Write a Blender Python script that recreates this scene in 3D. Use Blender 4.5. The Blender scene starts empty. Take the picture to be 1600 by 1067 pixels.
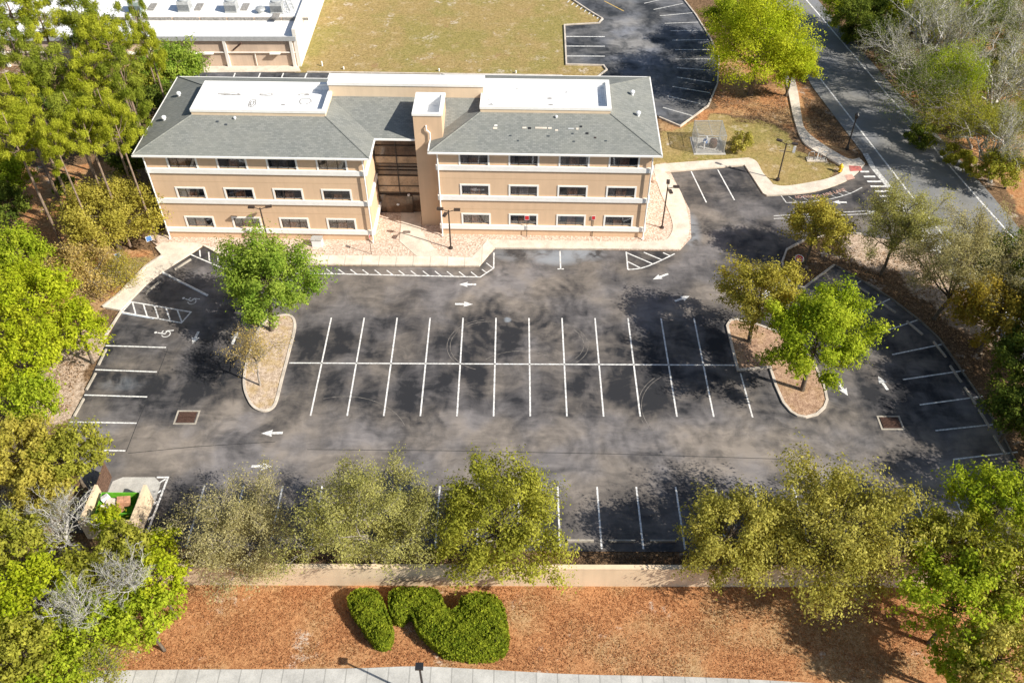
import bpy, math, random
import numpy as np
from mathutils import Vector, Matrix
R = math.radians
scene = bpy.context.scene
col = scene.collection

# ------------------------------------------------------------------ camera
F, PT, YW, RL, HC = 1408.41, 0.785519, -0.0059287, -0.0020931, 51.6609
cy_, sy_ = math.cos(YW), math.sin(YW)
FW = np.array([sy_*math.cos(PT), cy_*math.cos(PT), -math.sin(PT)])
_rt = np.array([cy_, -sy_, 0.0]); _up = np.cross(_rt, FW)
RT = math.cos(RL)*_rt + math.sin(RL)*_up
UP = -math.sin(RL)*_rt + math.cos(RL)*_up
CO = np.array([0, 0, HC])
cd = bpy.data.cameras.new('camera'); cam = bpy.data.objects.new('camera', cd); col.objects.link(cam)
cam.matrix_world = Matrix(((RT[0], UP[0], -FW[0], 0), (RT[1], UP[1], -FW[1], 0), (RT[2], UP[2], -FW[2], HC), (0, 0, 0, 1)))
cd.sensor_width = 36; cd.lens = F/1600*36; cd.clip_end = 2000; cd.clip_start = .5
scene.camera = cam

def ray(px, py): return FW*F + RT*(px-800) - UP*(py-533.5)
def G(px, py, z=0.0):                     # survey: a photo position on the level z, in metres
    d = ray(px, py); return CO + d*((z-HC)/d[2])
def onY(px, py, y):
    d = ray(px, py); return CO + d*(y/d[1])
def GG(pts, z=0.0): return [tuple(G(p[0], p[1], z)[:2]) for p in pts]
def ppm(P): return F/float((np.array(P)-CO) @ FW)

# ------------------------------------------------------------------ helpers
def tag(o, label=None, cat=None, group=None, kind=None):
    if label: o['label'] = label
    if cat: o['category'] = cat
    if group: o['group'] = group
    if kind: o['kind'] = kind
    return o
def empty(name, loc=(0, 0, 0), rz=0):
    o = bpy.data.objects.new(name, None); col.objects.link(o); o.location = loc; o.rotation_euler = (0, 0, rz); o.empty_display_size = .3
    return o
class MB:
    def __init__(s): s.v = []; s.f = []
    def poly(s, pts):
        b = len(s.v); s.v += [tuple(p) for p in pts]; s.f.append(tuple(range(b, b+len(pts)))); return s
    def box(s, x0, x1, y0, y1, z0, z1):
        b = len(s.v); s.v += [(x, y, z) for z in (z0, z1) for x, y in ((x0, y0), (x1, y0), (x1, y1), (x0, y1))]
        s.f += [tuple(b+i for i in q) for q in ((3, 2, 1, 0), (4, 5, 6, 7), (0, 1, 5, 4), (1, 2, 6, 5), (2, 3, 7, 6), (3, 0, 4, 7))]; return s
    def obox(s, c, ax, L, W, z0, z1):     # box along direction ax
        ax = Vector(ax).normalized(); n = Vector((-ax.y, ax.x, 0)); c = Vector(c)
        p = [c+ax*(L/2*a)+n*(W/2*b_) for a, b_ in ((-1, -1), (1, -1), (1, 1), (-1, 1))]
        return s.prism([(q.x, q.y) for q in p], z0, z1)
    def prism(s, pts, z0, z1):
        ar = sum(pts[i][0]*pts[(i+1) % len(pts)][1]-pts[(i+1) % len(pts)][0]*pts[i][1] for i in range(len(pts)))
        if ar < 0: pts = pts[::-1]
        b = len(s.v); n = len(pts)
        s.v += [(p[0], p[1], z0) for p in pts]+[(p[0], p[1], z1) for p in pts]
        s.f.append(tuple(range(b+n-1, b-1, -1))); s.f.append(tuple(range(b+n, b+2*n)))
        for i in range(n): j = (i+1) % n; s.f.append((b+i, b+j, b+n+j, b+n+i))
        return s
    def sheet(s, pts, z):
        ar = sum(pts[i][0]*pts[(i+1) % len(pts)][1]-pts[(i+1) % len(pts)][0]*pts[i][1] for i in range(len(pts)))
        if ar < 0: pts = pts[::-1]
        return s.poly([(p[0], p[1], z) for p in pts])
    def tube(s, path, rad, n=8, cap=True):
        path = [Vector(p) for p in path]
        if not hasattr(rad, '__len__'): rad = [rad]*len(path)
        rings = []
        for i, p in enumerate(path):
            t = (path[min(i+1, len(path)-1)]-path[max(i-1, 0)]).normalized()
            a = t.cross(Vector((0, 0, 1)) if abs(t.z) < .9 else Vector((1, 0, 0))).normalized(); c = t.cross(a)
            b = len(s.v)
            for k in range(n):
                an = 2*math.pi*k/n; s.v.append(tuple(p+(a*math.cos(an)+c*math.sin(an))*rad[i]))
            rings.append(b)
        for r0, r1 in zip(rings, rings[1:]):
            for k in range(n): s.f.append((r0+k, r1+k, r1+(k+1) % n, r0+(k+1) % n))
        if cap: s.f.append(tuple(rings[0]+k for k in range(n))); s.f.append(tuple(rings[-1]+k for k in range(n-1, -1, -1)))
        return s
    def lathe(s, c, prof, n=12):
        c = Vector(c); rings = []
        for r, z in prof:
            b = len(s.v); s.v += [(c.x+r*math.cos(2*math.pi*k/n), c.y+r*math.sin(2*math.pi*k/n), c.z+z) for k in range(n)]; rings.append(b)
        for r0, r1 in zip(rings, rings[1:]):
            for k in range(n): s.f.append((r0+k, r0+(k+1) % n, r1+(k+1) % n, r1+k))
        s.f.append(tuple(rings[-1]+k for k in range(n))); return s
    def ribbon(s, pts, w, z, closed=False):
        L, Rr = offs(pts, w, closed); n = len(pts)
        for i in range(n if closed else n-1):
            j = (i+1) % n; s.poly([(*Rr[i], z), (*Rr[j], z), (*L[j], z), (*L[i], z)])
        return s
    def wallrun(s, pts, w, z0, z1, closed=False):      # solid kerb along a line
        L, Rr = offs(pts, w, closed); n = len(pts)
        b = len(s.v)
        for i in range(n): s.v += [(*Rr[i], z0), (*Rr[i], z1), (*L[i], z1), (*L[i], z0)]
        for i in range(n if closed else n-1):
            j = (i+1) % n
            for a in range(4): s.f.append((b+4*i+a, b+4*i+(a+1) % 4, b+4*j+(a+1) % 4, b+4*j+a))
        if not closed: s.f.append((b+3, b+2, b+1, b)); s.f.append(tuple(b+4*(n-1)+a for a in range(4)))
        return s
    def build(s, name, m, parent=None, smooth=False, loc=None):
        me = bpy.data.meshes.new(name); me.from_pydata(s.v, [], s.f); me.validate(); me.update()
        if smooth: me.polygons.foreach_set('use_smooth', [True]*len(me.polygons))
        me.materials.append(m); o = bpy.data.objects.new(name, me); col.objects.link(o)
        if parent: o.parent = parent
        if loc is not None: o.location = loc
        return o
def offs(pts, w, closed):
    P = [Vector((p[0], p[1])) for p in pts]; n = len(P); L = []; Rr = []
    for i in range(n):
        a = P[(i-1) % n] if (closed or i > 0) else None; b = P[(i+1) % n] if (closed or i < n-1) else None
        d1 = (P[i]-a).normalized() if a is not None else None; d2 = (b-P[i]).normalized() if b is not None else None
        d1 = d1 or d2; d2 = d2 or d1
        n1 = Vector((-d1.y, d1.x)); n2 = Vector((-d2.y, d2.x)); m = (n1+n2)
        m = m.normalized() if m.length > 1e-4 else n1
        k = 1/max(.45, m.dot(n1)); q = m*(w/2*k)
        L.append(tuple(P[i]+q)); Rr.append(tuple(P[i]-q))
    return L, Rr
def smooth(pts, closed=False, sub=4):
    n = len(pts); out = []
    for i in range(n if closed else n-1):
        p0 = np.array(pts[(i-1) % n] if (closed or i > 0) else pts[i]); p1 = np.array(pts[i]); p2 = np.array(pts[(i+1) % n])
        p3 = np.array(pts[(i+2) % n] if (closed or i < n-2) else pts[(i+1) % n])
        for k in range(sub):
            t = k/sub; out.append(tuple(.5*((2*p1)+(-p0+p2)*t+(2*p0-5*p1+4*p2-p3)*t*t+(-p0+3*p1-3*p2+p3)*t**3)))
    if not closed: out.append(tuple(pts[-1]))
    return out
def copy_tree(o, parent=None):
    c = o.copy(); col.objects.link(c)
    if parent: c.parent = parent
    for ch in list(o.children): copy_tree(ch, c)
    return c

# ------------------------------------------------------------------ materials
class N:
    def __init__(s, name):
        s.m = bpy.data.materials.new(name); s.m.use_nodes = True; s.t = s.m.node_tree; s.n = s.t.nodes; s.b = s.n['Principled BSDF']
        s.tc = s.n.new('ShaderNodeTexCoord'); s.pos = s.n.new('ShaderNodeNewGeometry').outputs['Position']
    def L(s, a, b): s.t.links.new(a, b)
    def inp(s, sock, v):
        if isinstance(v, bpy.types.NodeSocket): s.L(v, sock)
        else: sock.default_value = v
    def noise(s, scale, detail=5, rough=.6, dist=0, vec=None, out='Fac'):
        n = s.n.new('ShaderNodeTexNoise'); n.inputs['Scale'].default_value = scale; n.inputs['Detail'].default_value = detail
        n.inputs['Roughness'].default_value = rough; n.inputs['Distortion'].default_value = dist; s.L(vec or s.pos, n.inputs['Vector']); return n.outputs[out]
    def ramp(s, f, a, b, lo=0., hi=1.):
        n = s.n.new('ShaderNodeMapRange'); n.interpolation_type = 'SMOOTHSTEP'; s.inp(n.inputs[0], f)
        for i, v in enumerate((a, b, lo, hi)): n.inputs[i+1].default_value = v
        return n.outputs[0]
    def math(s, op, a, b=0., c=0.):
        n = s.n.new('ShaderNodeMath'); n.operation = op; s.inp(n.inputs[0], a); s.inp(n.inputs[1], b)
        if op == 'MULTIPLY_ADD': s.inp(n.inputs[2], c)
        return n.outputs[0]
    def mix(s, f, a, b, mode='MIX'):
        n = s.n.new('ShaderNodeMix'); n.data_type = 'RGBA'; n.blend_type = mode; s.inp(n.inputs[0], f)
        for k, v in ((6, a), (7, b)):
            s.inp(n.inputs[k], v if isinstance(v, bpy.types.NodeSocket) else (*v, 1))
        return n.outputs[2]
    def xyz(s):
        n = s.n.new('ShaderNodeSeparateXYZ'); s.L(s.pos, n.inputs[0]); return n.outputs
    def vscale(s, v, k, add=None):
        n = s.n.new('ShaderNodeVectorMath'); n.operation = 'MULTIPLY'; s.L(v, n.inputs[0]); n.inputs[1].default_value = k
        if add is None: return n.outputs[0]
        m = s.n.new('ShaderNodeVectorMath'); m.operation = 'ADD'; s.L(n.outputs[0], m.inputs[0]); s.L(add, m.inputs[1]); return m.outputs[0]
    def fin(s, c, rough=.85, bump=None, bs=.3, bd=.02, spec=.3, metal=0):
        s.inp(s.b.inputs['Base Color'], c if isinstance(c, bpy.types.NodeSocket) else (*c, 1)); s.inp(s.b.inputs['Roughness'], rough)
        s.b.inputs['Specular IOR Level'].default_value = spec; s.b.inputs['Metallic'].default_value = metal
        if bump is not None:
            n = s.n.new('ShaderNodeBump'); n.inputs['Strength'].default_value = bs; n.inputs['Distance'].default_value = bd; s.L(bump, n.inputs['Height']); s.L(n.outputs[0], s.b.inputs['Normal'])
        return s.m
def simple(name, c, rough=.7, var=.12, scale=3, spec=.3, metal=0, bump=0):
    k = N(name); n = k.noise(scale, 6, .65); n2 = k.noise(scale*9, 3, .6)
    f = k.math('ADD', k.math('MULTIPLY', n, .7), k.math('MULTIPLY', n2, .3))
    lo = [x*(1-var*1.5) for x in c]; hi = [min(1, x*(1+var*1.5)) for x in c]
    return k.fin(k.mix(k.ramp(f, .3, .7), lo, hi), rough, n2 if bump else None, bump or .2, .01, spec, metal)

def asphalt(name, dark, light, lanes=(), blobs=(), base=.30, swirl=.5, stalls=None, arcs=(), pale=()):
    k = N(name); X = k.xyz()
    w = k.vscale(k.noise(.35, 3, .5, 0, out='Color'), (2.2, 2.2, 0), k.pos)
    big = k.noise(.16, 5, .58, .25); med = k.noise(.42, 5, .6, .35, vec=w); fine = k.noise(14, 4, .7)
    vo = k.n.new('ShaderNodeTexVoronoi'); vo.feature = 'SMOOTH_F1'; vo.inputs['Scale'].default_value = .17; vo.inputs['Smoothness'].default_value = .25; k.L(k.vscale(k.noise(.3, 2, .5, out='Color'), (2.2, 2.2, 0), k.pos), vo.inputs['Vector'])
    sw = k.math('SINE', k.math('MULTIPLY', vo.outputs['Distance'], 34)); st = k.noise(1.3, 3, .6)
    sw = k.math('MULTIPLY', k.math('MULTIPLY', sw, k.ramp(st, .35, .65)), k.ramp(k.noise(.11, 2, .5), .42, .62))
    streak = k.noise(1.6, 4, .65, .2, vec=k.vscale(w, (.35, 1.6, 1))); s2 = k.noise(1.3, 4, .65, .2, vec=k.vscale(w, (1.5, .4, 1)))
    f = k.math('MULTIPLY_ADD', k.ramp(big, .36, .64), .44, base-.44)
    f = k.math('MULTIPLY_ADD', k.ramp(med, .32, .68), .34, f)
    f = k.math('MULTIPLY_ADD', k.ramp(streak, .35, .68), .14, f); f = k.math('MULTIPLY_ADD', k.ramp(s2, .35, .68), .12, f)
    sp = k.ramp(k.noise(2.2, 5, .75), .69, .76); f = k.math('MULTIPLY_ADD', sp, .3, f)
    f = k.math('MULTIPLY_ADD', sw, .10*swirl/.5, f)
    yj = k.math('ADD', X[1], k.math('MULTIPLY', k.math('SUBTRACT', k.noise(.22, 3, .6), .5), 6))
    for y0, y1, amt in lanes:
        m = k.math('MULTIPLY', k.ramp(yj, y0-1.3, y0+1.3), k.ramp(yj, y1-1.3, y1+1.3, 1, 0)); f = k.math('MULTIPLY_ADD', m, amt, f)
    for bx, by, rx, ry, amt in blobs:
        wv = k.xyz_w(w) if hasattr(k, 'xyz_w') else None
        dx = k.math('DIVIDE', k.math('SUBTRACT', X[0], bx), rx); dy = k.math('DIVIDE', k.math('SUBTRACT', yj, by), ry)
        d = k.math('ADD', k.math('MULTIPLY', dx, dx), k.math('MULTIPLY', dy, dy)); f = k.math('MULTIPLY_ADD', k.math('MULTIPLY', k.ramp(d, 0, 1, 1, 0), k.ramp(med, .3, .6)), amt, f)
    for cx_, cy_2, R_, kk, amt in arcs:       # sweeping squeegee arcs left by the sealing crew
        dx = k.math('SUBTRACT', X[0], cx_); dy = k.math('SUBTRACT', X[1], cy_2); d = k.math('SQRT', k.math('ADD', k.math('MULTIPLY', dx, dx), k.math('MULTIPLY', dy, dy))); dj = k.math('ADD', d, k.math('MULTIPLY', med, 1.3))
        f = k.math('MULTIPLY_ADD', k.math('MULTIPLY', k.math('SINE', k.math('MULTIPLY', dj, kk)), k.math('MULTIPLY', k.ramp(d, R_*.75, R_*1.1, 1, 0), k.ramp(st, .36, .56))), amt, f)
    if stalls:                               # older, darker seal where cars stand, worn along the lines
        sx0, sw_, rows_ = stalls; xj = k.math('ADD', k.math('SUBTRACT', X[0], sx0), k.math('MULTIPLY', k.math('SUBTRACT', st, .5), 1.1)); pp_ = k.math('PINGPONG', xj, sw_/2); cm = k.ramp(pp_, .25, .95)
        cell = k.n.new('ShaderNodeTexWhiteNoise'); cell.noise_dimensions = '2D'; cv = k.n.new('ShaderNodeCombineXYZ'); k.L(k.math('FLOOR', k.math('DIVIDE', k.math('SUBTRACT', X[0], sx0), sw_)), cv.inputs[0]); k.L(k.math('FLOOR', k.math('DIVIDE', k.math('SUBTRACT', X[1], 49.07), 5.3)), cv.inputs[1]); k.L(cv.outputs[0], cell.inputs['Vector'])
        for y0, y1 in rows_:
            m = k.math('MULTIPLY', k.math('MULTIPLY', k.ramp(yj, y0-.5, y0+.9), k.ramp(yj, y1-.9, y1+.5, 1, 0)), cm); f = k.math('MULTIPLY_ADD', k.math('MULTIPLY', m, k.ramp(cell.outputs[0], 0, 1, .5, 1)), -.30, f)
    f = k.math('MULTIPLY_ADD', k.math('SUBTRACT', fine, .5), .22, f)
    n = k.n.new('ShaderNodeClamp'); k.L(f, n.inputs[0]); f = n.outputs[0]
    tw = k.noise(.9, 6, .7, .5, vec=k.vscale(w, (.5, 1.3, 1))); f = k.math('MULTIPLY', f, k.ramp(tw, .3, .62, .72, 1.0)); hue = k.mix(k.ramp(k.noise(.21, 3, .5), .4, .62), light, [light[0]*.86, light[1]*.92, light[2]*1.06])
    c = k.mix(f, dark, hue)
    for bx, by, rx, ry, amt in pale:
        dx = k.math('DIVIDE', k.math('SUBTRACT', X[0], bx), rx); dy = k.math('DIVIDE', k.math('SUBTRACT', X[1], by), ry); d = k.math('ADD', k.math('MULTIPLY', dx, dx), k.math('MULTIPLY', dy, dy))
        c = k.mix(k.math('MULTIPLY', k.math('MULTIPLY', k.ramp(d, .0, 1, 1, 0), k.ramp(med, .38, .58)), amt), c, (.27, .30, .335))
    return k.fin(c, .8, fine, .35, .01, .35)

# ground: colour classes come from where straw, grass and sand really lie
def ground_mat():
    k = N('ground'); at = k.n.new('ShaderNodeVertexColor'); at.layer_name = 'zone'; s = k.n.new('ShaderNodeSeparateColor'); k.L(at.outputs[0], s.inputs[0])
    a = k.noise(.5, 6, .65); b = k.noise(3.2, 5, .7); c = k.noise(13, 4, .75)
    tex = k.math('ADD', k.math('MULTIPLY', b, .45), k.math('MULTIPLY', c, .55))
    litter = k.mix(k.ramp(tex, .38, .62), (.065, .04, .022), (.27, .17, .095))
    straw = k.mix(k.ramp(tex, .36, .64), (.26, .105, .042), (.57, .295, .135))
    straw = k.mix(k.math('MULTIPLY', k.ramp(k.noise(.17, 5, .6), .45, .62), .75), straw, k.mix(k.ramp(tex, .4, .6), (.28, .17, .07), (.50, .36, .2)))
    grass = k.mix(k.ramp(tex, .35, .65), (.19, .14, .05), (.46, .335, .145))
    grass = k.mix(k.ramp(k.noise(.13, 5, .65), .42, .6, 0, .75), grass, k.mix(k.ramp(tex, .35, .65), (.15, .145, .035), (.36, .30, .10)))
    grass = k.mix(k.math('MULTIPLY', k.ramp(k.noise(.7, 7, .75), .52, .68), .65), grass, (.50, .385, .23)); grass = k.mix(k.math('MULTIPLY', k.ramp(k.noise(.35, 6, .75, .8), .6, .66), k.ramp(c, .4, .6)), grass, (.34, .21, .11))
    sand = k.mix(k.ramp(tex, .36, .64), (.26, .18, .12), (.66, .52, .4))
    r = k.math('ADD', s.outputs[0], k.math('MULTIPLY', k.math('SUBTRACT', b, .5), .5))
    col_ = k.mix(k.ramp(r, .3, .7), litter, straw)
    g = k.math('ADD', s.outputs[1], k.math('MULTIPLY', k.math('SUBTRACT', b, .5), .6)); col_ = k.mix(k.ramp(g, .3, .7), col_, grass)
    g = k.math('ADD', s.outputs[2], k.math('MULTIPLY', k.math('SUBTRACT', b, .5), 1.1)); col_ = k.mix(k.ramp(g, .35, .8), col_, sand)
    # pale bare spots
    p = k.math('MULTIPLY', k.ramp(k.noise(.33, 6, .7), .575, .66), k.ramp(b, .4, .6)); col_ = k.mix(k.math('MULTIPLY', p, .8), col_, (.58, .50, .42))
    return k.fin(col_, .95, tex, .8, .12, .1)
M = {}; X0_ = -15.361
M['ground'] = ground_mat()
M['asphalt'] = asphalt('asphalt_sealed', (.021, .0215, .025), (.27, .232, .197), lanes=((37.0, 43.4, .29), (55.0, 61.5, .23)), stalls=(X0_, 2.743, ((44.6, 48.6), (49.4, 53.8))), arcs=((.5, 55.5, 6.5, 7, .13), (11, 41.5, 5, 8, .10), (-9, 42, 5, 7, .09), (19, 41.5, 5.5, 7, .10), (2.5, 41, 4.5, 8, .1), (-19, 41, 4, 7, .08), (26, 43, 5, 7, .09), (5, 50, 5, 6, .06), (-27, 47, 5, 6, .07)), pale=((3.6, 62.5, 3.2, 1.7, .75), (6.6, 63, 1.8, 1.5, .6), (-.5, 63, 2, 1.6, .4), (15.8, 66.5, 1.6, 3.5, .7), (-.7, 54.2, .4, .4, .9), (-30.5, 47, 2.5, 1, .25)),
    blobs=((-1, 60.5, 5, 4, .22), (3, 63, 3, 1.6, .3), (6, 63, 3, 1.6, .25), (18, 66, 3.5, 5, .35), (16, 40, 12, 4, .25), (-21, 43, 3, 2, .4), (28, 36, 5, 3, .3), (30, 38, 3.5, 2, .3), (-8, 44, 8, 2, .15), (-25, 50, 3, 6, -.15)))  # north-east blob and pale patch: bluish sheen painted into the asphalt colour
M['asphalt2'] = asphalt('asphalt_back', (.024, .027, .032), (.27, .26, .25), base=.22, swirl=.3, blobs=((14, 103, 5, 9, .5), (20, 88, 5, 2, .3)))
M['road'] = asphalt('asphalt_road', (.15, .148, .14), (.27, .262, .245), base=.5, swirl=0)
def concrete(name, c, joint=0, jaxis=0, stain=.25):
    k = N(name); a = k.noise(.8, 6, .65); b = k.noise(11, 4, .7); cc = k.mix(k.ramp(k.math('ADD', k.math('MULTIPLY', a, .6), k.math('MULTIPLY', b, .4)), .32, .68), [x*(1-stain) for x in c], [min(.9, x*(1+stain*.6)) for x in c])
    if joint:
        X = k.xyz(); m = k.math('PINGPONG', X[jaxis], joint/2); cc = k.mix(k.ramp(m, .015, .05, .65, 0), cc, [x*.45 for x in c])
    return k.fin(cc, .9, b, .3, .01, .2)
M['walk'] = concrete('sidewalk_concrete', (.72, .63, .52), 1.52)
M['walk_plain'] = concrete('pale_concrete', (.66, .58, .48), stain=.28)
M['walk_grey'] = concrete('grey_sidewalk', (.47, .46, .43), 1.25)
M['kerb'] = concrete('kerb_concrete', (.58, .51, .43), stain=.35)
M['kerb_stop'] = concrete('worn_wheel_stop', (.40, .36, .30), stain=.35); M['kerb_shaded'] = concrete('shade_toned_kerb', (.20, .18, .15), stain=.4); M['pad'] = concrete('pad_concrete', (.48, .46, .42), stain=.3)  # slanted-stall kerb has the shade on it darkened into its colour
k = N('gravel'); vo = k.n.new('ShaderNodeTexVoronoi'); vo.inputs['Scale'].default_value = 8; k.L(k.pos, vo.inputs['Vector'])
hs = k.n.new('ShaderNodeSeparateColor'); k.L(vo.outputs['Color'], hs.inputs[0])
gc = k.mix(k.ramp(hs.outputs[0], .1, .9), (.46, .34, .26), (.72, .59, .49)); gc = k.mix(k.ramp(vo.outputs['Distance'], .5, .85), gc, (.38, .27, .2)); gc = k.mix(k.ramp(k.noise(.6, 5, .6), .4, .7, 0, .4), gc, (.62, .5, .4))
M['gravel'] = k.fin(gc, .9, vo.outputs['Distance'], .6, .04, .2)
def paint(name, c, wear=.35):
    k = N(name); f = k.ramp(k.noise(5, 6, .75), .36, .62, wear, 0); return k.fin(k.mix(f, c, (.2, .19, .18)), .7, None)
M['paint'] = paint('white_line_paint', (.86, .85, .82), .62); M['paint_worn'] = paint('worn_line_paint', (.70, .69, .66), .8)
M['paint_red'] = paint('red_pad_paint', (.62, .14, .11), .7); M['paint_yellow'] = paint('yellow_line_paint', (.70, .46, .1), .6); M['paint_blue'] = paint('blue_white_paint', (.58, .68, .80), .3); M['paint_orange'] = paint('faded_orange_paint', (.72, .42, .32), .6)
def stucco(name, c, streak=.1):
    k = N(name); a = k.noise(.5, 5, .6); b = k.noise(18, 4, .7); st = k.noise(1.0, 4, .6, vec=k.vscale(k.pos, (2.2, 2.2, .12)))
    f = k.math('ADD', k.math('MULTIPLY', a, .5), k.math('MULTIPLY', st, .5))
    cc = k.mix(k.ramp(f, .35, .65), [x*(1-streak) for x in c], [min(.95, x*(1+streak)) for x in c]); return k.fin(cc, .9, b, .35, .01, .2)
M['stucco'] = stucco('tan_stucco', (.66, .465, .305), .05); M['stucco_pale'] = stucco('pale_stucco', (.70, .55, .39), .05); M['wall_tan'] = stucco('cream_wall_stucco', (.68, .53, .36), .09)
M['seam_wall'] = simple('stucco_joint', (.42, .29, .17), .9, .1); M['trim'] = simple('white_trim', (.84, .82, .78), .6, .04, 2); M['nb_wall'] = stucco('beige_block_wall', (.60, .46, .35)); M['nb_white'] = stucco('white_block_wall', (.80, .76, .69), .05)
k = N('shingles'); X = k.xyz()
br = k.n.new('ShaderNodeTexBrick'); br.inputs['Scale'].default_value = 1; br.inputs['Brick Width'].default_value = .34; br.inputs['Row Height'].default_value = .17; br.inputs['Mortar Size'].default_value = .014; br.inputs['Bias'].default_value = 0
br.inputs['Color1'].default_value = (.185, .195, .18, 1); br.inputs['Color2'].default_value = (.275, .28, .258, 1); br.inputs['Mortar'].default_value = (.15, .16, .152, 1); k.L(k.tc.outputs['Object'], br.inputs['Vector'])
sc = k.mix(k.ramp(k.noise(.45, 6, .65), .35, .68), br.outputs['Color'], (.285, .285, .245)); sc = k.mix(.62, sc, br.outputs['Color']); sc = k.mix(k.ramp(k.noise(20, 3, .7), .3, .7, 0, .35), sc, (.13, .135, .13))
M['shingle'] = k.fin(sc, .92, br.outputs['Fac'], .25, .01, .15)
k = N('roof_membrane'); ce = k.noise(.45, 5, .6, .5); ring = k.math('ABSOLUTE', k.math('SUBTRACT', ce, .6)); mc = k.mix(k.ramp(ring, .0, .014, .35, 0), (.84, .84, .83), (.4, .38, .35)); mc = k.mix(k.ramp(k.noise(2.5, 6, .7), .45, .72, 0, .3), mc, (.5, .48, .45)); X = k.xyz(); mc = k.mix(k.ramp(k.math('PINGPONG', X[0], .95), .01, .035, .35, 0), mc, (.5, .5, .5))
M['membrane'] = k.fin(mc, .6, None)
M['dark_metal'] = simple('bronze_metal', (.045, .032, .026), .5, .1, 4, .5); M['black_metal'] = simple('black_metal', (.02, .02, .022), .45, .1, 4, .5)
M['galv'] = simple('galvanised_steel', (.5, .51, .5), .45, .15, 5, .5, .4); M['rust'] = simple('rusty_iron', (.10, .055, .04), .8, .3, 8, bump=.4)
M['white_metal'] = simple('white_metal', (.75, .76, .76), .45, .06, 3); M['grey_paint'] = simple('grey_paint', (.42, .43, .43), .55, .1, 3)
M['red_sign'] = simple('red_sign_face', (.58, .03, .035), .5, .05); M['blue_sign'] = simple('blue_sign_face', (.10, .22, .48), .5, .05); M['yellow'] = simple('yellow_paint', (.75, .5, .04), .5, .1)
M['green_bin'] = simple('green_bin_paint', (.13, .40, .03), .5, .18, 2); M['cardboard'] = simple('cardboard', (.42, .22, .13), .9, .25, 3); M['wood'] = simple('brown_boards', (.13, .075, .05), .85, .35, 6); M['dark_plastic'] = simple('dark_plastic', (.05, .06, .07), .6)
M['interior'] = simple('dark_interior', (.045, .045, .055), .9); M['curtain'] = simple('tan_curtain', (.50, .30, .19), .9, .4, 7); M['curtain_grey'] = simple('grey_blinds', (.34, .33, .33), .9, .3, 9)
def glass(name, tint, fac):
    k = N(name); k.n.remove(k.b); o = k.n['Material Output']; t = k.n.new('ShaderNodeBsdfTransparent'); t.inputs[0].default_value = (*tint, 1); g = k.n.new('ShaderNodeBsdfGlossy'); g.inputs[0].default_value = (.8, .85, .9, 1); g.inputs['Roughness'].default_value = .04
    x = k.n.new('ShaderNodeMixShader'); x.inputs[0].default_value = fac; k.L(t.outputs[0], x.inputs[1]); k.L(g.outputs[0], x.inputs[2]); k.L(x.outputs[0], o.inputs[0]); return k.m
M['glass'] = glass('window_glass', (.72, .70, .70), .15); M['bronze_glass'] = simple('bronze_glass', (.10, .062, .038), .12, .35, .9, .8)
M['spandrel'] = simple('tan_spandrel_glass', (.34, .24, .15), .2, .3, .8, .7)
def bark(name, c):
    k = N(name); f = k.noise(5, 5, .7, vec=k.vscale(k.pos, (3, 3, .6))); return k.fin(k.mix(k.ramp(f, .35, .65), [x*.55 for x in c], [min(.9, x*1.3) for x in c]), .95, f, .6, .03, .1)
M['bark'] = bark('oak_bark', (.15, .12, .09)); M['bark_pine'] = bark('pine_bark', (.26, .19, .14)); M['bark_pale'] = bark('pale_dead_wood', (.50, .48, .44)); M['bark_grey'] = bark('grey_bark', (.34, .30, .26))
def leafmat():
    k = N('foliage'); k.n.remove(k.b); o = k.n['Material Output']; at = k.n.new('ShaderNodeVertexColor'); at.layer_name = 'tint'
    d = k.n.new('ShaderNodeBsdfDiffuse'); tr = k.n.new('ShaderNodeBsdfTranslucent'); x = k.n.new('ShaderNodeMixShader'); x.inputs[0].default_value = .42
    k.L(at.outputs[0], d.inputs[0]); w = k.mix(1., at.outputs[0], (1.25, 1.15, .7), 'MULTIPLY'); k.L(w, tr.inputs[0]); k.L(d.outputs[0], x.inputs[1]); k.L(tr.outputs[0], x.inputs[2]); k.L(x.outputs[0], o.inputs[0]); return k.m
M['leaf'] = leafmat()

# ------------------------------------------------------------------ light
SD = Vector((math.cos(R(25))*math.cos(R(38)), -math.sin(R(25))*math.cos(R(38)), math.sin(R(38)))).normalized()
sl = bpy.data.lights.new('sun', 'SUN'); sl.energy = 5.0; sl.angle = R(.55); sl.color = (1, .94, .84); so = bpy.data.objects.new('sun', sl); col.objects.link(so)
so.rotation_euler = SD.to_track_quat('Z', 'Y').to_euler(); so.location = (60, 0, 90)
w = bpy.data.worlds.new('World'); scene.world = w; w.use_nodes = True; nt = w.node_tree; sk = nt.nodes.new('ShaderNodeTexSky'); sk.sky_type = 'NISHITA'; sk.sun_disc = False
sk.sun_elevation = R(38); sk.sun_rotation = math.atan2(SD.x, SD.y); nt.links.new(sk.outputs[0], nt.nodes['Background'].inputs[0]); nt.nodes['Background'].inputs[1].default_value = .085
vs = scene.view_settings; vs.view_transform = 'Standard'; vs.look = 'None'; vs.exposure = .56; vs.gamma = 1
scene.render.engine = 'CYCLES'; scene.cycles.max_bounces = 6; scene.cycles.transparent_max_bounces = 8

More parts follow.
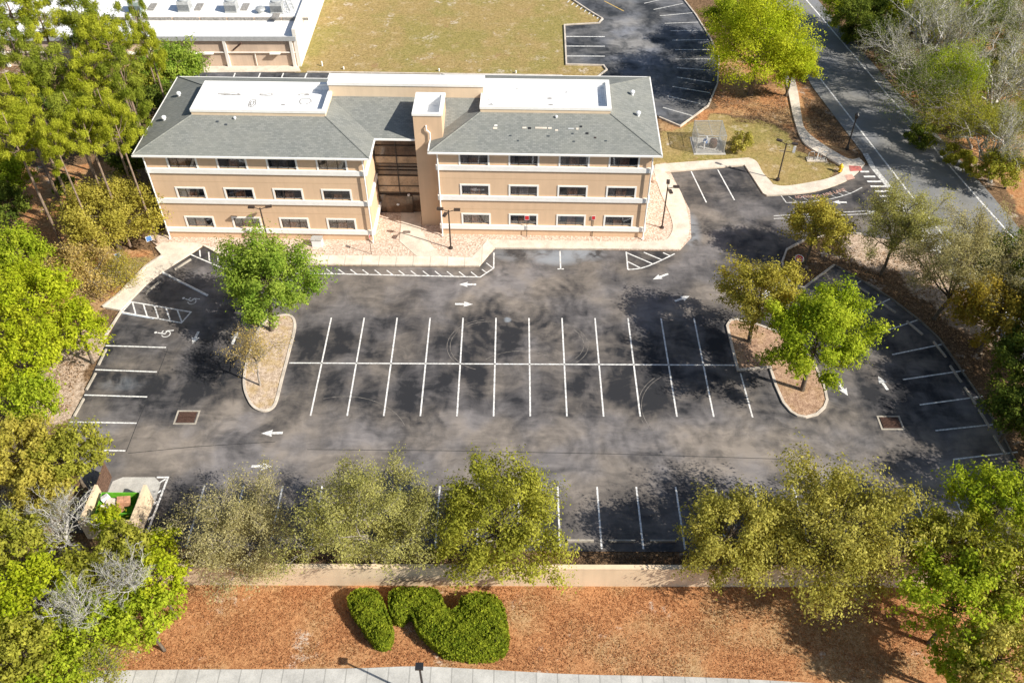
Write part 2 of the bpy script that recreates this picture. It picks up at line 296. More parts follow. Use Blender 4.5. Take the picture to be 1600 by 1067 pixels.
# ------------------------------------------------------------------ ground
def inpoly(px, py, poly):
    r = np.zeros(px.shape, bool); n = len(poly)
    for i in range(n):
        x0, y0 = poly[i]; x1, y1 = poly[(i+1) % n]
        c = ((y0 > py) != (y1 > py)) & (px < (x1-x0)*(py-y0)/((y1-y0) or 1e-9)+x0); r ^= c
    return r
gx = np.concatenate([[-400, -200, -120], np.arange(-80, 80.1, .5), [120, 200, 400]]); gy = np.concatenate([[-150, -40], np.arange(12, 135.1, .5), [180, 300, 500]])
XX, YY = np.meshgrid(gx, gy); rng = np.random.default_rng(5)
def wob(a, b, s): return sum(np.sin(a*s*k_+p)*np.cos(b*s*k_*1.13+q)/k_ for k_, p, q in ((1, .3, 1.7), (2.3, 2.1, .4), (4.1, 5, 3.3)))
JX = XX+.7*wob(XX, YY, .9); JY = YY+.7*wob(YY, XX, 1.1)
Z = {'straw': [
        [(100, 905), (1640, 905), (1700, 1200), (100, 1200)],
        [(1100, 60), (1250, 90), (1262, 150), (1300, 215), (1345, 262), (1320, 262), (1260, 228), (1215, 190), (1150, 178), (1108, 180), (1118, 130)],
        [(1440, 190), (1480, 200), (1600, 330), (1660, 420), (1700, 200), (1560, 150)], [(1400, 80), (1440, 90), (1470, 150), (1420, 160)], [(1500, 50), (1560, 30), (1600, 70), (1560, 90)],
        [(100, 390), (250, 395), (200, 440), (160, 480), (120, 620), (60, 660), (60, 480)], [(0, 270), (200, 250), (230, 330), (90, 400), (0, 330)],
        [(1030, 182), (1062, 196), (1100, 170), (1110, 185), (1060, 215), (1040, 215)], [(110, 30), (250, 70), (330, 108), (140, 110)]],
     'grass': [[(455, 125), (468, 105), (520, -60), (900, -60), (960, 30), (955, 125), (880, 122)],
        [(1025, 205), (1130, 178), (1215, 195), (1245, 235), (1320, 262), (1300, 280), (1235, 292), (1205, 290), (1175, 250), (1020, 262)], [(180, 400), (245, 400), (200, 440), (150, 470), (100, 450)]],
     'sand': [[(1310, 400), (1400, 430), (1560, 560), (1600, 600), (1600, 380), (1480, 380), (1400, 350), (1300, 370)], [(60, 520), (150, 500), (160, 540), (110, 660), (50, 670)], [(1520, 75), (1580, 75), (1580, 95), (1520, 90)], [(285, 100), (470, 98), (470, 112), (300, 116)]]}
W3 = []
for kk in ('straw', 'grass', 'sand'):
    m = np.zeros(XX.shape)
    for pl in Z[kk]: m = np.maximum(m, inpoly(JX, JY, GG(pl)).astype(float))
    for _ in range(2):
        p_ = np.pad(m, 1, mode='edge'); m = (p_[:-2, 1:-1]+p_[2:, 1:-1]+p_[1:-1, :-2]+p_[1:-1, 2:]+2*m)/6
    W3.append(m)
ny, nx = XX.shape; V = np.stack([XX, YY, np.full(XX.shape, -.05)], -1).reshape(-1, 3)
ii = np.arange(ny*nx).reshape(ny, nx); Q = np.stack([ii[:-1, :-1], ii[:-1, 1:], ii[1:, 1:], ii[1:, :-1]], -1).reshape(-1, 4)
def mesh_np(name, V, Q, colr=None, attr='tint', mat=None):
    me = bpy.data.meshes.new(name); k_ = Q.shape[1]; me.vertices.add(len(V)); me.vertices.foreach_set('co', V.astype(np.float32).ravel())
    me.loops.add(Q.size); me.loops.foreach_set('vertex_index', Q.astype(np.int32).ravel()); me.polygons.add(len(Q)); me.polygons.foreach_set('loop_start', np.arange(0, Q.size, k_, dtype=np.int32))
    me.polygons.foreach_set('loop_total', np.full(len(Q), k_, np.int32)); me.update(calc_edges=True)
    if colr is not None:
        a = me.color_attributes.new(attr, 'FLOAT_COLOR', 'POINT'); a.data.foreach_set('color', np.concatenate([colr, np.ones((len(colr), 1))], 1).astype(np.float32).ravel())
    if mat: me.materials.append(mat)
    return me
o = bpy.data.objects.new('ground', mesh_np('ground', V, Q, np.stack(W3, -1).reshape(-1, 3), 'zone', M['ground'])); col.objects.link(o); tag(o, kind='structure')

# ------------------------------------------------------------------ parking lot
lot_px = [(318, 386), (366, 413), (511, 415.6), (749, 418), (772.7, 389.4), (1060.5, 392.5)] + smooth([(1060.5, 392.5), (1075, 370), (1077, 347), (1067, 308), (1054, 285), (1039, 271)])[1:] + \
    [(1163, 260), (1191, 304)] + smooth([(1197, 307.5), (1265.6, 302), (1316, 287), (1339, 272), (1350, 259)]) + [(1366, 256), (1420, 322), (1476, 392), (1462, 398), (1400, 376)] + \
    smooth([(1348, 367.6), (1311, 366), (1259, 375.5), (1230, 391), (1223, 409.6), (1228.5, 433), (1243, 446), (1256, 449.5), (1268, 440)]) + [(1303, 415), (1337.5, 434.5), (1390, 467), (1437, 503), (1466, 530), (1505, 586), (1529, 620), (1562, 675), (1610, 770), (1640, 860), (1400, 862), (1060, 862), (283, 857), (236, 834), (100, 832), (135, 760), (84, 705), (108, 658), (131, 616), (147, 577), (165, 537), (190, 486), (205, 471), (228, 447), (255.5, 425), (298.5, 398)]
lot_w = GG(lot_px)
lot = MB().sheet(lot_w, 0).build('parking_lot', M['asphalt']); tag(lot, kind='structure')
ZM = .006
def mark(name, mb, m='paint'): return mb.build(name, M[m], lot)
def line(a, b, w=.12, m='paint', name='stall_line', par=None):
    A, B = G(*a)[:2], G(*b)[:2]; return MB().ribbon([A, B], w, ZM).build(name, M[m], par or lot)
def wline(A, B, w=.12, m='paint', name='stall_line', par=None): return MB().ribbon([A, B], w, ZM).build(name, M[m], par or lot)
X0, YM, SL, SW_ = -15.361, 49.072, 5.335, 2.743
for i in range(12): wline((X0+i*SW_, YM-SL), (X0+i*SW_, YM+SL))
line((1157, 583), (1176, 652))
wline(tuple(G(452, 567)[:2]), tuple(G(1150, 570.5)[:2]), .12, 'paint', 'centre_line')
for i in range(-2, 18):
    x = X0+.02+(i-.333)*SW_
    if -22.5 < x < 31: wline((x-.15*0, 32.35), (x, 37.35))
for a, b in (((165, 540), (259.5, 543)), ((149, 577.5), (245, 581)), ((132, 617), (230, 620)), ((109.3, 659), (213.5, 661)), ((86, 702.5), (196, 704)),
             ((1080, 268), (1103.7, 316.7)), ((1121.4, 265.4), (1147.5, 312.7)), ((1292.6, 473), (1346.6, 438)), ((1343, 490), (1390.5, 467)), ((1354, 527), (1433.7, 500)), ((1394, 554), (1471.5, 538)),
             ((1410.7, 593), (1506, 579)), ((1437, 632.4), (1535.6, 619)), ((1461.4, 672.6), (1562.6, 662)), ((1489, 717.5), (1590, 706)), ((875, 392.3), (876, 420.4)), ((871, 420.4), (881, 420.4))): line(a, b)
line((254, 425.5), (325, 461.5), .18, 'paint'); line((253.2, 426.4), (324, 462.8), .08, 'paint_blue')
line((298.5, 398), (350, 420), .12); line((350, 420), (380, 425), .12)
mark('hatch_marking', MB().ribbon(GG([(191, 487.6), (283.4, 504.5), (298.5, 487.6), (205, 471.6)]), .13, ZM, True).ribbon(GG([(207, 472.5), (212, 490.5)]), .12, ZM+.003).ribbon(GG([(224, 475.5), (230, 494)]), .12, ZM+.003).ribbon(GG([(241.6, 478.5), (247.5, 497)]), .12, ZM+.003).ribbon(GG([(259.5, 481.5), (266, 500.5)]), .12, ZM+.003).ribbon(GG([(277, 484.5), (284.6, 504)]), .12, ZM+.003))
line((190.5, 489.4), (240, 498), .07, 'paint_blue')
mb = MB()
for a, b in (((312, 391), (313, 401.5)), ((326, 394), (327.5, 408)), ((340, 400), (341, 413))): mb.ribbon(GG([a, b]), .12, ZM+.003)
mark('hatch_marking', mb)
mb = MB().ribbon(GG([(430, 426), (511.5, 427.7), (750.4, 433), (771.4, 419), (771.8, 395)]), .12, ZM)
for x in np.linspace(516, 742, 13): mb.ribbon(GG([(x-6, 420.5+(x-516)*.02), (x+4, 427.8+(x-516)*.022)]), .1, ZM+.003)
for a, b in (((753, 421), (760, 426)), ((760, 411), (770, 419))): mb.ribbon(GG([a, b]), .1, ZM+.003)
mark('hatch_marking', mb, 'paint')
mb = MB().ribbon(smooth(GG([(981, 421.3), (1002, 419), (1025, 410.6), (1054.4, 396.5)])), .12, ZM).ribbon(GG([(978.5, 393.7), (981, 421.3)]), .12, ZM+.002)
for a, b in (((979, 395), (1020, 412.5)), ((981, 409), (1001, 419)), ((1006, 394.5), (1035, 406.5)), ((1036, 395), (1047, 400))): mb.ribbon(GG([a, b]), .12, ZM+.004)
mark('hatch_marking', mb)
mb = MB().ribbon(smooth(GG([(1228.6, 317), (1262, 315.5), (1298, 311), (1327, 303), (1347, 293)])), .1, ZM).ribbon(GG([(1220.7, 306), (1228.6, 317)]), .1, ZM+.002)
for x, y in ((1232, 307), (1252, 307), (1268, 306.5), (1282, 305), (1295, 303), (1307, 300.5), (1318, 298)): mb.ribbon(GG([(x, y), (x+12, y+8-(x-1232)*.03)]), .07, ZM+.004)
mark('hatch_marking', mb, 'paint_worn')
def arrow(tail, tip, s=1.0):
    A, B = Vector(G(*tail)[:2]), Vector(G(*tip)[:2]); d = (B-A); L = d.length; d.normalize(); n = Vector((-d.y, d.x)); h = B-d*L*.48
    P = [A+n*.11*s, h+n*.11*s, h+n*.33*s-d*.05, B, h-n*.33*s-d*.05, h-n*.11*s, A-n*.11*s]
    mark('direction_arrow', MB().sheet([tuple(q) for q in P], ZM))
for t, p in (((744, 444.5), (717, 444.5)), ((711, 475), (739, 475.5)), ((1044, 428), (1020, 436.7)), ((1054.4, 470.5), (1077.5, 462.6)), ((442, 676), (408.3, 677)), ((393, 728), (426, 729)),
             ((1309.5, 597.7), (1324.7, 618)), ((1387, 609), (1372, 587.5)), ((310, 518), (301, 537)), ((363, 538), (371, 518)), ((1323, 316.4), (1300.7, 316))): arrow(t, p)
def chair_mark(px, py, a):
    mb = MB(); c = Vector(G(px, py)[:2]); ca, sa = math.cos(a), math.sin(a)
    T = lambda x, y: (c.x+ca*x-sa*y, c.y+sa*x+ca*y)
    mb.ribbon([T(.34*math.cos(t), .34*math.sin(t)) for t in np.linspace(2.2, 6.9, 14)], .07, ZM); mb.ribbon([T(-.05, .75), T(0, .1), T(.38, .08), T(.55, -.38)], .1, ZM+.002); mb.ribbon([T(-.02, .42), T(.3, .42)], .08, ZM+.004)
    mb.sheet([T(-.06+.12*math.cos(t), .92+.12*math.sin(t)) for t in np.linspace(0, 5.6, 8)], ZM); mark('accessible_symbol', mb)
chair_mark(300, 471, R(60)); chair_mark(259.5, 522, R(75))
mark('stop_bar', MB().ribbon(GG([(1189, 464), (1226, 441)]), .55, ZM)); mark('stop_bar', MB().ribbon(GG([(1172, 479), (1185, 487)]), .4, ZM), 'paint_worn')
for dy in (0, 4.4): line((1209, 336.5+dy+1), (1360, 329.5+dy), .11, 'paint_worn', 'centre_line')
mark('stop_bar', MB().ribbon(GG([(1355, 331.5), (1368, 331.5)]), .5, ZM+.004), 'paint_worn')
for i in range(17):
    u = i/16; cx = 1350+(1463-1350)*u**.97; cyy = 268.5+(391-268.5)*u; hw = 7+6*min(1, i/3); wline(tuple(G(cx-hw+1, cyy)[:2]), tuple(G(cx+hw+1, cyy)[:2]), .27, 'paint', 'crosswalk_bar')
mark('gutter_strip', MB().ribbon(GG([(1352, 240), (1364, 262), (1392, 296), (1420, 331), (1474, 397)]), .55, ZM+.008), 'paint_worn')
M['seam'] = simple('asphalt_seam', (.03, .03, .032), .9, .3, 6); M['scuff'] = simple('tyre_scuff', (.16, .145, .13), .9, .5, 2)
for pts in ([(262, 545), (247, 583), (231, 622), (214, 662), (197, 706)], [(480, 702), (700, 704), (960, 709), (1220, 717)], [(430, 690), (300, 698), (200, 708)]): mark('seam', MB().ribbon(GG(pts), .045, .003), 'seam')
for cx_, cy_2, R_, a0, a1 in ((-2.2, 51.2, 3.1, 1.5, 4.4), (-2.2, 51.2, 3.35, 1.7, 4.0), (2.9, 51.4, 2.6, -1.3, 1.5), (3.0, 51.3, 2.85, -1.0, 1.2), (.4, 46.8, 4.2, .6, 2.3), (14, 44.5, 4.5, 2.2, 3.7), (14, 44.5, 4.75, 2.3, 3.6), (22.4, 41.5, 4.6, 3.6, 5.6), (-13, 41, 5.2, .4, 1.9)):
    mark('tyre_mark', MB().ribbon([(cx_+R_*math.cos(a), cy_2+R_*math.sin(a)*.9) for a in np.linspace(a0, a1, 16)], .05, .003), 'scuff')
# text on the asphalt
def text(s, size, m, name, parent=None, ext=.0):
    cu = bpy.data.curves.new(name, 'FONT'); cu.body = s; cu.size = size; cu.align_x = 'CENTER'; cu.align_y = 'CENTER'; cu.extrude = ext; to = bpy.data.objects.new(name+'_tmp', cu)
    col.objects.link(to); dg = bpy.context.evaluated_depsgraph_get(); me = bpy.data.meshes.new_from_object(to.evaluated_get(dg)); bpy.data.objects.remove(to); me.materials.clear(); me.materials.append(M[m])
    t = bpy.data.objects.new(name, me); col.objects.link(t)
    if parent: t.parent = parent
    return t
for s, p, q, sz, m in (('NO PARKING', (1243, 308.5), (1281, 306.5), .52, 'paint_orange'), ('FIRE LANE', (1287, 305.5), (1321, 296.5), .52, 'paint_orange')):
    A, B = G(*p), G(*q); t = text(s, sz, m, 'fire_lane_lettering', lot); L = (B-A)[:2]; wd = max(v.co.x for v in t.data.vertices)*2
    t.location = ((A[0]+B[0])/2, (A[1]+B[1])/2, ZM+.012); t.rotation_euler = (0, 0, math.atan2(L[1], L[0])); t.scale = (np.hypot(*L)/wd, 1.25, 1)

# kerbs
def kerb(px, w=.16, z=.13, closed=False, sm=False, name='kerb', m='kerb', parent=None):
    p = GG(px); p = smooth(p, closed) if sm else p
    o = MB().wallrun(p, w, -.1, z, closed).build(name, M[m], parent)
    if not parent: tag(o, kind='structure')
    return o
kerb([(157, 538), (173, 513), (190, 487)]); kerb([(1303, 414), (1337.5, 433.5), (1391, 466), (1438, 502), (1467, 529), (1506, 585), (1530, 619), (1563, 674), (1611, 769)], .13, .1, m='kerb_shaded')
kerb([(1348, 366.6), (1311, 365), (1259, 374.5), (1229, 390.5), (1222, 409.6), (1227.5, 434), (1242, 447), (1256, 450.5), (1268, 441), (1303, 415)], sm=False)
# sidewalks
def slab(name, px, m, z=.12, z0=-.1):
    return tag(MB().prism(GG(px, 0), z0, z).build(name, M[m]), kind='structure')
GR = slab('gravel_bed', [(230, 372), (262, 360), (262, 330), (1000, 330), (1012, 262), (1040, 255), (1078, 330), (1080, 372), (1062, 391.5), (774, 388), (748, 416), (514, 414), (366, 411), (318, 384), (258, 395)], 'gravel', .07)
slab('sidewalk', [(318, 385), (366, 411.5), (512, 414), (749, 416.4), (773, 388), (762, 376), (737, 404), (686, 402), (600, 401.5), (489, 399.8), (400, 398), (345, 391), (312, 382.5)], 'walk', .115)
slab('sidewalk', [(773.6, 388.6), (1060, 391)] + smooth([(1061, 391), (1075, 369), (1076.5, 347), (1066.5, 308), (1053, 285), (1038, 270)]) + [(1163, 259), (1192, 303.5)] + smooth([(1198, 306.7), (1265.6, 301), (1316, 286), (1339, 271), (1351, 257)]) +
     smooth([(1342, 248), (1324, 249), (1281, 223.5), (1258, 203.4), (1251.7, 180.6), (1246.5, 145), (1240, 120)]) + smooth([(1226, 120), (1233, 153), (1240, 185.7), (1250.5, 216), (1265.7, 232.5), (1308.7, 257), (1316, 268), (1303.6, 276.7), (1278, 284), (1228, 292), (1207.5, 289.4)]) + smooth([(1204, 285), (1192, 271.7), (1182, 254), (1169.5, 248)]) + [(1080, 254), (1024, 258.5), (1021, 268)] + smooth([(1021, 268), (1031, 300), (1044, 330), (1051, 355), (1044, 373), (1030, 379)]) + [(1005, 379.5), (762.5, 376)], 'walk_plain', .12)
slab('sidewalk', [(189, 486), (204, 470.5), (227, 446.5), (254.5, 424.5), (297.5, 397.5), (317, 384), (310, 381), (254, 380.5), (243, 388), (254, 401), (228, 418), (207.5, 439), (187, 460.5), (161, 481)], 'walk_plain', .124)
kerb([(161, 481), (187, 460.5), (207.5, 439), (228, 418), (254, 401)], .2, .2)
slab('entry_path', [(627, 330), (659, 330), (658, 352), (658, 362), (688, 402), (651, 401.5), (624, 378), (627, 352)], 'walk_plain', .11)
slab('bottom_sidewalk', smooth([(120, 1046), (165, 1047.5), (280, 1046), (430, 1045.5), (560, 1044), (652, 1041), (760, 1046), (900, 1053.5), (1060, 1057), (1221, 1064), (1500, 1082)]) + [(1500, 1140), (120, 1120)], 'walk_grey', .05)
mb = MB()
for px, w_, h_ in (((1336, 263), 10, 6),): mb.sheet(GG([(px[0]-w_, px[1]-h_+2), (px[0]+w_-1, px[1]-h_+3), (px[0]+w_+1, px[1]+h_-2), (px[0]-w_+2, px[1]+h_-1)], .12), .128)
tag(mb.build('ramp_warning_pad', M['paint_red']), kind='structure')
tag(MB().sheet(GG([(1319, 274), (1331, 272), (1336, 279), (1324, 282)], .12), .128).build('ramp_warning_pad', M['paint_orange']), kind='structure')
# islands
def litter_mat(name, a, b, sandy=.3):
    k = N(name); t = k.math('ADD', k.math('MULTIPLY', k.noise(3.5, 5, .7), .45), k.math('MULTIPLY', k.noise(13, 4, .75), .55)); c = k.mix(k.ramp(t, .37, .63), a, b)
    c = k.mix(k.math('MULTIPLY', k.ramp(k.noise(.7, 4, .6), .45, .65), sandy), c, (.44, .30, .1)); return k.fin(c, .95, t, .8, .1, .1)
M['isl1'] = litter_mat('island_mulch_pale', (.26, .18, .12), (.72, .58, .45), .5); M['isl2'] = litter_mat('island_mulch_brown', (.20, .11, .07), (.56, .38, .26), .2)
def island(px, m, name='planting_island'):
    p = smooth(GG(px), True, 5); o = MB().prism(p, -.1, .09).build(name, M[m]); tag(o, kind='structure'); MB().wallrun(p, .2, -.1, .14, True).build('kerb', M['kerb'], o); return o
island([(440, 494), (456, 496), (461, 512), (452, 550), (441, 592), (432, 627), (424, 639), (411, 642.5), (399, 638), (390, 627), (382.5, 606), (383.5, 580), (392, 548), (402, 521), (419, 501)], 'isl1')
p2 = GG([(1136, 510), (1141, 502), (1150, 500), (1180, 507), (1220, 522), (1255, 545), (1276, 578), (1288, 606), (1292, 626), (1288, 637), (1276, 648), (1259, 652.5), (1246, 650), (1236, 644), (1224, 630), (1212, 603), (1203, 574.5), (1178, 576.5), (1153, 579), (1148, 560)])
o = MB().prism(p2, -.1, .09).build('planting_island', M['isl2']); tag(o, kind='structure'); MB().wallrun(p2, .2, -.1, .14, True).build('kerb', M['kerb'], o)
# drains
for (px, py), lb in (((291.5, 652), 'rusty storm drain grate in a pale concrete ring left of the small tree island'), ((1391, 660.5), 'rusty storm drain grate in tree shade right of the bright green tree island')):
    r = empty('storm_drain', (*G(px, py)[:2], 0)); tag(r, lb, 'drain', 'storm drain grates in the asphalt')
    mb = MB()
    for a_ in range(14): mb.box(-.62+a_*.095, -.57+a_*.095, -.48, .48, .012, .05)
    mb.box(-.66, .70, -.5, -.46, .012, .055); mb.box(-.66, .70, .46, .5, .012, .055); mb.box(-.66, .7, -.02, .02, .012, .05); mb.build('grate', M['rust'], r)
    MB().box(-.66, .7, -.5, .5, .006, .011).build('pit', M['interior'], r); MB().wallrun([(-.78, -.62), (.82, -.62), (.82, .62), (-.78, .62)], .12, -.05, .02, True).build('collar', M['kerb_stop'], r)
# back lot, road
bl = GG([(250, 126), (300, 113), (400, 113), (560, 115), (740, 117.5), (877, 119.5), (884, 124), (933, 122), (948, 110), (943, 103), (885, 102), (882, 40), (936, 37), (941, 30), (921, 18), (885, -6), (860, -30), (1060, -40), (1064, -5), (1087, 24), (1111, 63), (1123.5, 92.6), (1121, 131.6), (1106.5, 166), (1062.6, 197.5), (1030, 183), (1000, 160), (250, 160)])
back = MB().sheet(bl, .0).build('back_lot', M['asphalt2']); tag(back, kind='structure')
kerb([(1064, -5), (1087, 24), (1111, 63), (1123.5, 92.6), (1121, 131.6), (1106.5, 166), (1062.6, 198), (1030, 184)]); kerb([(480, 113.5), (560, 114.5), (740, 117), (877, 119), (884, 123.5), (933, 121.5), (948, 110), (943, 103), (885, 101.5), (882, 40), (936, 37), (941, 30), (921, 18), (885, -6)], .18)
def bline(a, b, w=.13, m='paint'): line(a, b, w, m, 'stall_line', back)
for y in (57.5, 72.5, 88): bline((884.8, y), (945, y+.3), .16)
for a, b in (((1285, 12), (1335, 0)), ((1315, 32), (1410, 12)), ((1335, 52), (1440, 42)), ((1350, 76), (1460, 72)), ((1370, 100), (1475, 98)), ((1375, 130), (1490, 128)), ((1385, 160), (1500, 160)), ((1385, 190), (1505, 190)), ((1390, 218), (1500, 226)), ((1390, 248), (1500, 265)), ((1375, 278), (1495, 298)), ((1360, 308), (1465, 333)), ((1345, 345), (1440, 372))):
    bline((380+a[0]/2.051, a[1]/2.051), (380+b[0]/2.051, b[1]/2.051), .14, 'paint_worn')
bline((944, 2), (975, 18), .14, 'paint_yellow')
for x in (367.5, 406.7, 443, 479.5, 515.7): bline((x, 114.5), (x-5, 127), .16)
for x in range(552, 880, 13): bline((x, 118), (x+6, 125), .12)
for i in range(9): bline((890+i*6.6, 1+i*3.6), (886.5+i*6.6, 4.5+i*3.6), .14)
rd = MB().sheet([tuple(G(1270, 137)[:2]+(0, .0)), (36.0, 75.2), (36.2, 73.0), (36.6, 70.5), (37.1, 66), (38.9, 55), (42.0, 40), (49.6, 40), (47.2, 55), (46.9, 64), (45.9, 72), (44.3, 82), (42.4, 93), (39.2, 115), (34, 150), (26, 150), (31.2, 115), (33.2, 96)], .004).build('road', M['road']); tag(rd, kind='structure')
MB().ribbon([(30.9, 120), (34.35, 96.5), (37.57, 75.5), (38.41, 69.9), (39.35, 64.6), (41.4, 53)], .18, .014).build('edge_line', M['paint'], rd)
MB().ribbon([(36.9, 120), (37.73, 114.67), (41.34, 90.7), (42.92, 80.8), (43.7, 75.7), (44.46, 71), (45.74, 63.4), (47.4, 53)], .18, .014).build('edge_line', M['paint'], rd)

# ------------------------------------------------------------------ office building
TH = R(-1.4); BO = (-31.644, 65.039, 0)
B = empty('office_building', BO, TH); tag(B, 'tan three-storey stucco office building with grey hipped shingle roofs and white flat roof decks', 'building')
cT, sT = math.cos(TH), math.sin(TH)
def bw(x, y, z=0): return (BO[0]+cT*x-sT*y, BO[1]+sT*x+cT*y, z)
def wall_holes(mb, x0, x1, z0, z1, y, holes, depth=.16):
    xs = sorted({x0, x1, *[h[0] for h in holes], *[h[1] for h in holes]}); zs = sorted({z0, z1, *[h[2] for h in holes], *[h[3] for h in holes]})
    for a, b in zip(xs, xs[1:]):
        for c, d in zip(zs, zs[1:]):
            if any(h[0] <= a < h[1] and h[2] <= c < h[3] for h in holes): continue
            mb.poly([(a, y, c), (b, y, c), (b, y, d), (a, y, d)])
    for a, b, c, d in holes:
        yd = y+depth; mb.poly([(a, y, c), (a, yd, c), (b, yd, c), (b, y, c)]); mb.poly([(a, y, d), (b, y, d), (b, yd, d), (a, yd, d)]); mb.poly([(a, y, c), (a, y, d), (a, yd, d), (a, yd, c)]); mb.poly([(b, y, c), (b, yd, c), (b, yd, d), (b, y, d)])
wx = [2.0, 6.27, 10.56, 14.82]; rows = [(1.30, 2.34), (4.47, 5.49), (7.6, 8.72)]
rnd = random.Random(3)
def window(x0, z0, z1, y, par, wd=2.34):
    top = z0 > 7; t = .15; f = MB(); yf = y-.045
    if top: f.prism([(x0-t, z0), (x0, z0), (x0, z1), (x0+wd, z1), (x0+wd, z0), (x0+wd+t, z0), (x0+wd+t, z1+.08), (x0-t, z1+.08)], 0, 1); f.v = [(v[0], yf if v[2] < .5 else y+.1, v[1]) for v in f.v]
    else: f.wallrun([(x0-t/2, z0), (x0-t/2, z1+t/2), (x0+wd+t/2, z1+t/2), (x0+wd+t/2, z0)], t, 0, 1); f.v = [(v[0], yf if v[2] < .5 else y+.05, v[1]) for v in f.v]
    o = f.build('window', M['trim'], par)
    MB().box(x0+.0, x0+wd, y+.1, y+.115, z0, z1).build('pane', M['glass'], o)
    m = MB(); m.box(x0+.002, x0+wd-.002, y+.06, y+.13, z1-.05, z1-.002)
    for a in (0.002, .30*wd, .70*wd-.04, wd-.042): m.box(x0+a, x0+a+.04, y+.055, y+.12, z0+.002, z1-.052)
    m.build('mullion', M['dark_metal'], o)
    c = MB(); s0 = x0+wd*rnd.choice((.30, .33, .36)); s1 = x0+wd*rnd.choice((.58, .66, .7)); n = 12
    for i in range(n):
        a = s0+(s1-s0)*i/n; b = s0+(s1-s0)*(i+1)/n; ya, yb = (y+.22+.05*(i % 2), y+.22+.05*((i+1) % 2)); c.poly([(a, ya, z0), (b, yb, z0), (b, yb, z1), (a, ya, z1)])
    c.build('curtain', M['curtain'] if rnd.random() < .75 else M['curtain_grey'], o)
    if rnd.random() < .45: MB().box(x0+.05, x0+wd-.05, y+.17, y+.185, z1-(z1-z0)*rnd.choice((.2, .3, .45)), z1-.01).build('blind', M['curtain_grey'], o)
    if rnd.random() < .6:
        c = MB(); s0 = x0+wd*rnd.uniform(.02, .1); s1 = s0+wd*rnd.uniform(.1, .2)
        for i in range(6):
            a = s0+(s1-s0)*i/6; b = s0+(s1-s0)*(i+1)/6; c.poly([(a, y+.26+.04*(i % 2), z0), (b, y+.26+.04*((i+1) % 2), z0), (b, y+.26+.04*((i+1) % 2), z1), (a, y+.26+.04*(i % 2), z1)])
        c.build('curtain', M['curtain_grey'], o)
def wing(xa, xb, ya, name):
    yb = ya+12.15; hs = [(xa+x, xa+x+2.34, z0, z1) for x in wx for z0, z1 in rows]
    mb = MB(); wall_holes(mb, xa, xb, -.1, 9.03, ya, hs)
    mb.poly([(xb, ya, -.1), (xb, yb, -.1), (xb, yb, 9.03), (xb, ya, 9.03)]); mb.poly([(xa, yb, -.1), (xa, ya, -.1), (xa, ya, 9.03), (xa, yb, 9.03)]); mb.poly([(xb, yb, -.1), (xa, yb, -.1), (xa, yb, 9.03), (xb, yb, 9.03)])
    mb.build('wing_walls', M['stucco'], B)
    MB().box(xa+.3, xb-.3, ya+.6, yb-.3, 0, 8.7).build('interior', M['interior'], B)
    for x in wx:
        for z0, z1 in rows: window(xa+x, z0, z1, ya, B)
    for z0, z1 in ((.78, 1.24), (3.97, 4.43), (7.12, 7.585)):
        MB().wallrun([(xa-.06, ya-.06), (xb+.06, ya-.06), (xb+.06, yb+.06), (xa-.06, yb+.06)], .17, z0, z1, True).build('band', M['trim'], B)
    for x in (xa+.06, xb-.06):
        MB().tube([(x, ya-.24, 9.0), (x, ya-.26, 8.3), (x, ya-.26, .35), (x, ya-.45, .12)], .065, 8).build('downspout', M['trim'], B)
        for z in (1.15, 4.3, 7.5): pass
    for z in (2.95, 6.2):
        MB().box(xa+.03, xb-.03, ya-.004, ya-.001, z, z+.02).build('control_joint', M['seam_wall'], B)
    # roof
    ex0, ex1, ey0, ey1 = xa-.65, xb+.65, ya-.55, yb+.55; d = 4.25; zt = 9.15+d*.33
    e = [(ex0, ey0, 9.15), (ex1, ey0, 9.15), (ex1, ey1, 9.15), (ex0, ey1, 9.15)]; t = [(ex0+d, ey0+d, zt), (ex1-d, ey0+d, zt), (ex1-d, ey1-d, zt), (ex0+d, ey1-d, zt)]
    mb = MB()
    for i in range(4): j = (i+1) % 4; mb.poly([e[i], e[j], t[j], t[i]])
    rf = mb.build('roof', M['shingle'], B)
    for i in range(4): MB().tube([Vector(e[i])+Vector((0, 0, .0)), Vector(t[i])+Vector((0, 0, .0))], .07, 5).build('hip_cap', M['shingle'], rf)
    MB().wallrun([(ex0+.01, ey0+.01), (ex1-.01, ey0+.01), (ex1-.01, ey1-.01), (ex0+.01, ey1-.01)], .13, 9.01, 9.165, True).build('gutter', M['trim'], rf)
    MB().poly([(ex0, ey0, 9.04), (ex0, ey1, 9.04), (ex1, ey1, 9.04), (ex1, ey0, 9.04)]).build('soffit', M['trim'], rf)
    px0, px1, py0, py1 = ex0+d-.02, ex1-d+.02, ey0+d-.02, ey1-d+.02
    pr = MB().wallrun([(px0+.12, py0+.12), (px1-.12, py0+.12), (px1-.12, py1-.12), (px0+.12, py1-.12)], .24, 10.1, 10.93, True).build('parapet', M['stucco_pale'], B)
    MB().wallrun([(px0+.12, py0+.12), (px1-.12, py0+.12), (px1-.12, py1-.12), (px0+.12, py1-.12)], .34, 10.86, 11.1, True).build('coping', M['trim'], pr)
    MB().wallrun([(px0+.31, py0+.31), (px1-.31, py0+.31), (px1-.31, py1-.31), (px0+.31, py1-.31)], .1, 10.3, 10.855, True).build('membrane_upstand', M['membrane'], pr)
    MB().box(px0+.26, px1-.26, py0+.26, py1-.26, 10.2, 10.5).build('roof_deck', M['membrane'], pr)
    return rf, pr
rfL, prL = wing(0, 18.75, 0, 'left'); rfR, prR = wing(24.85, 43.25, 1.1, 'right')
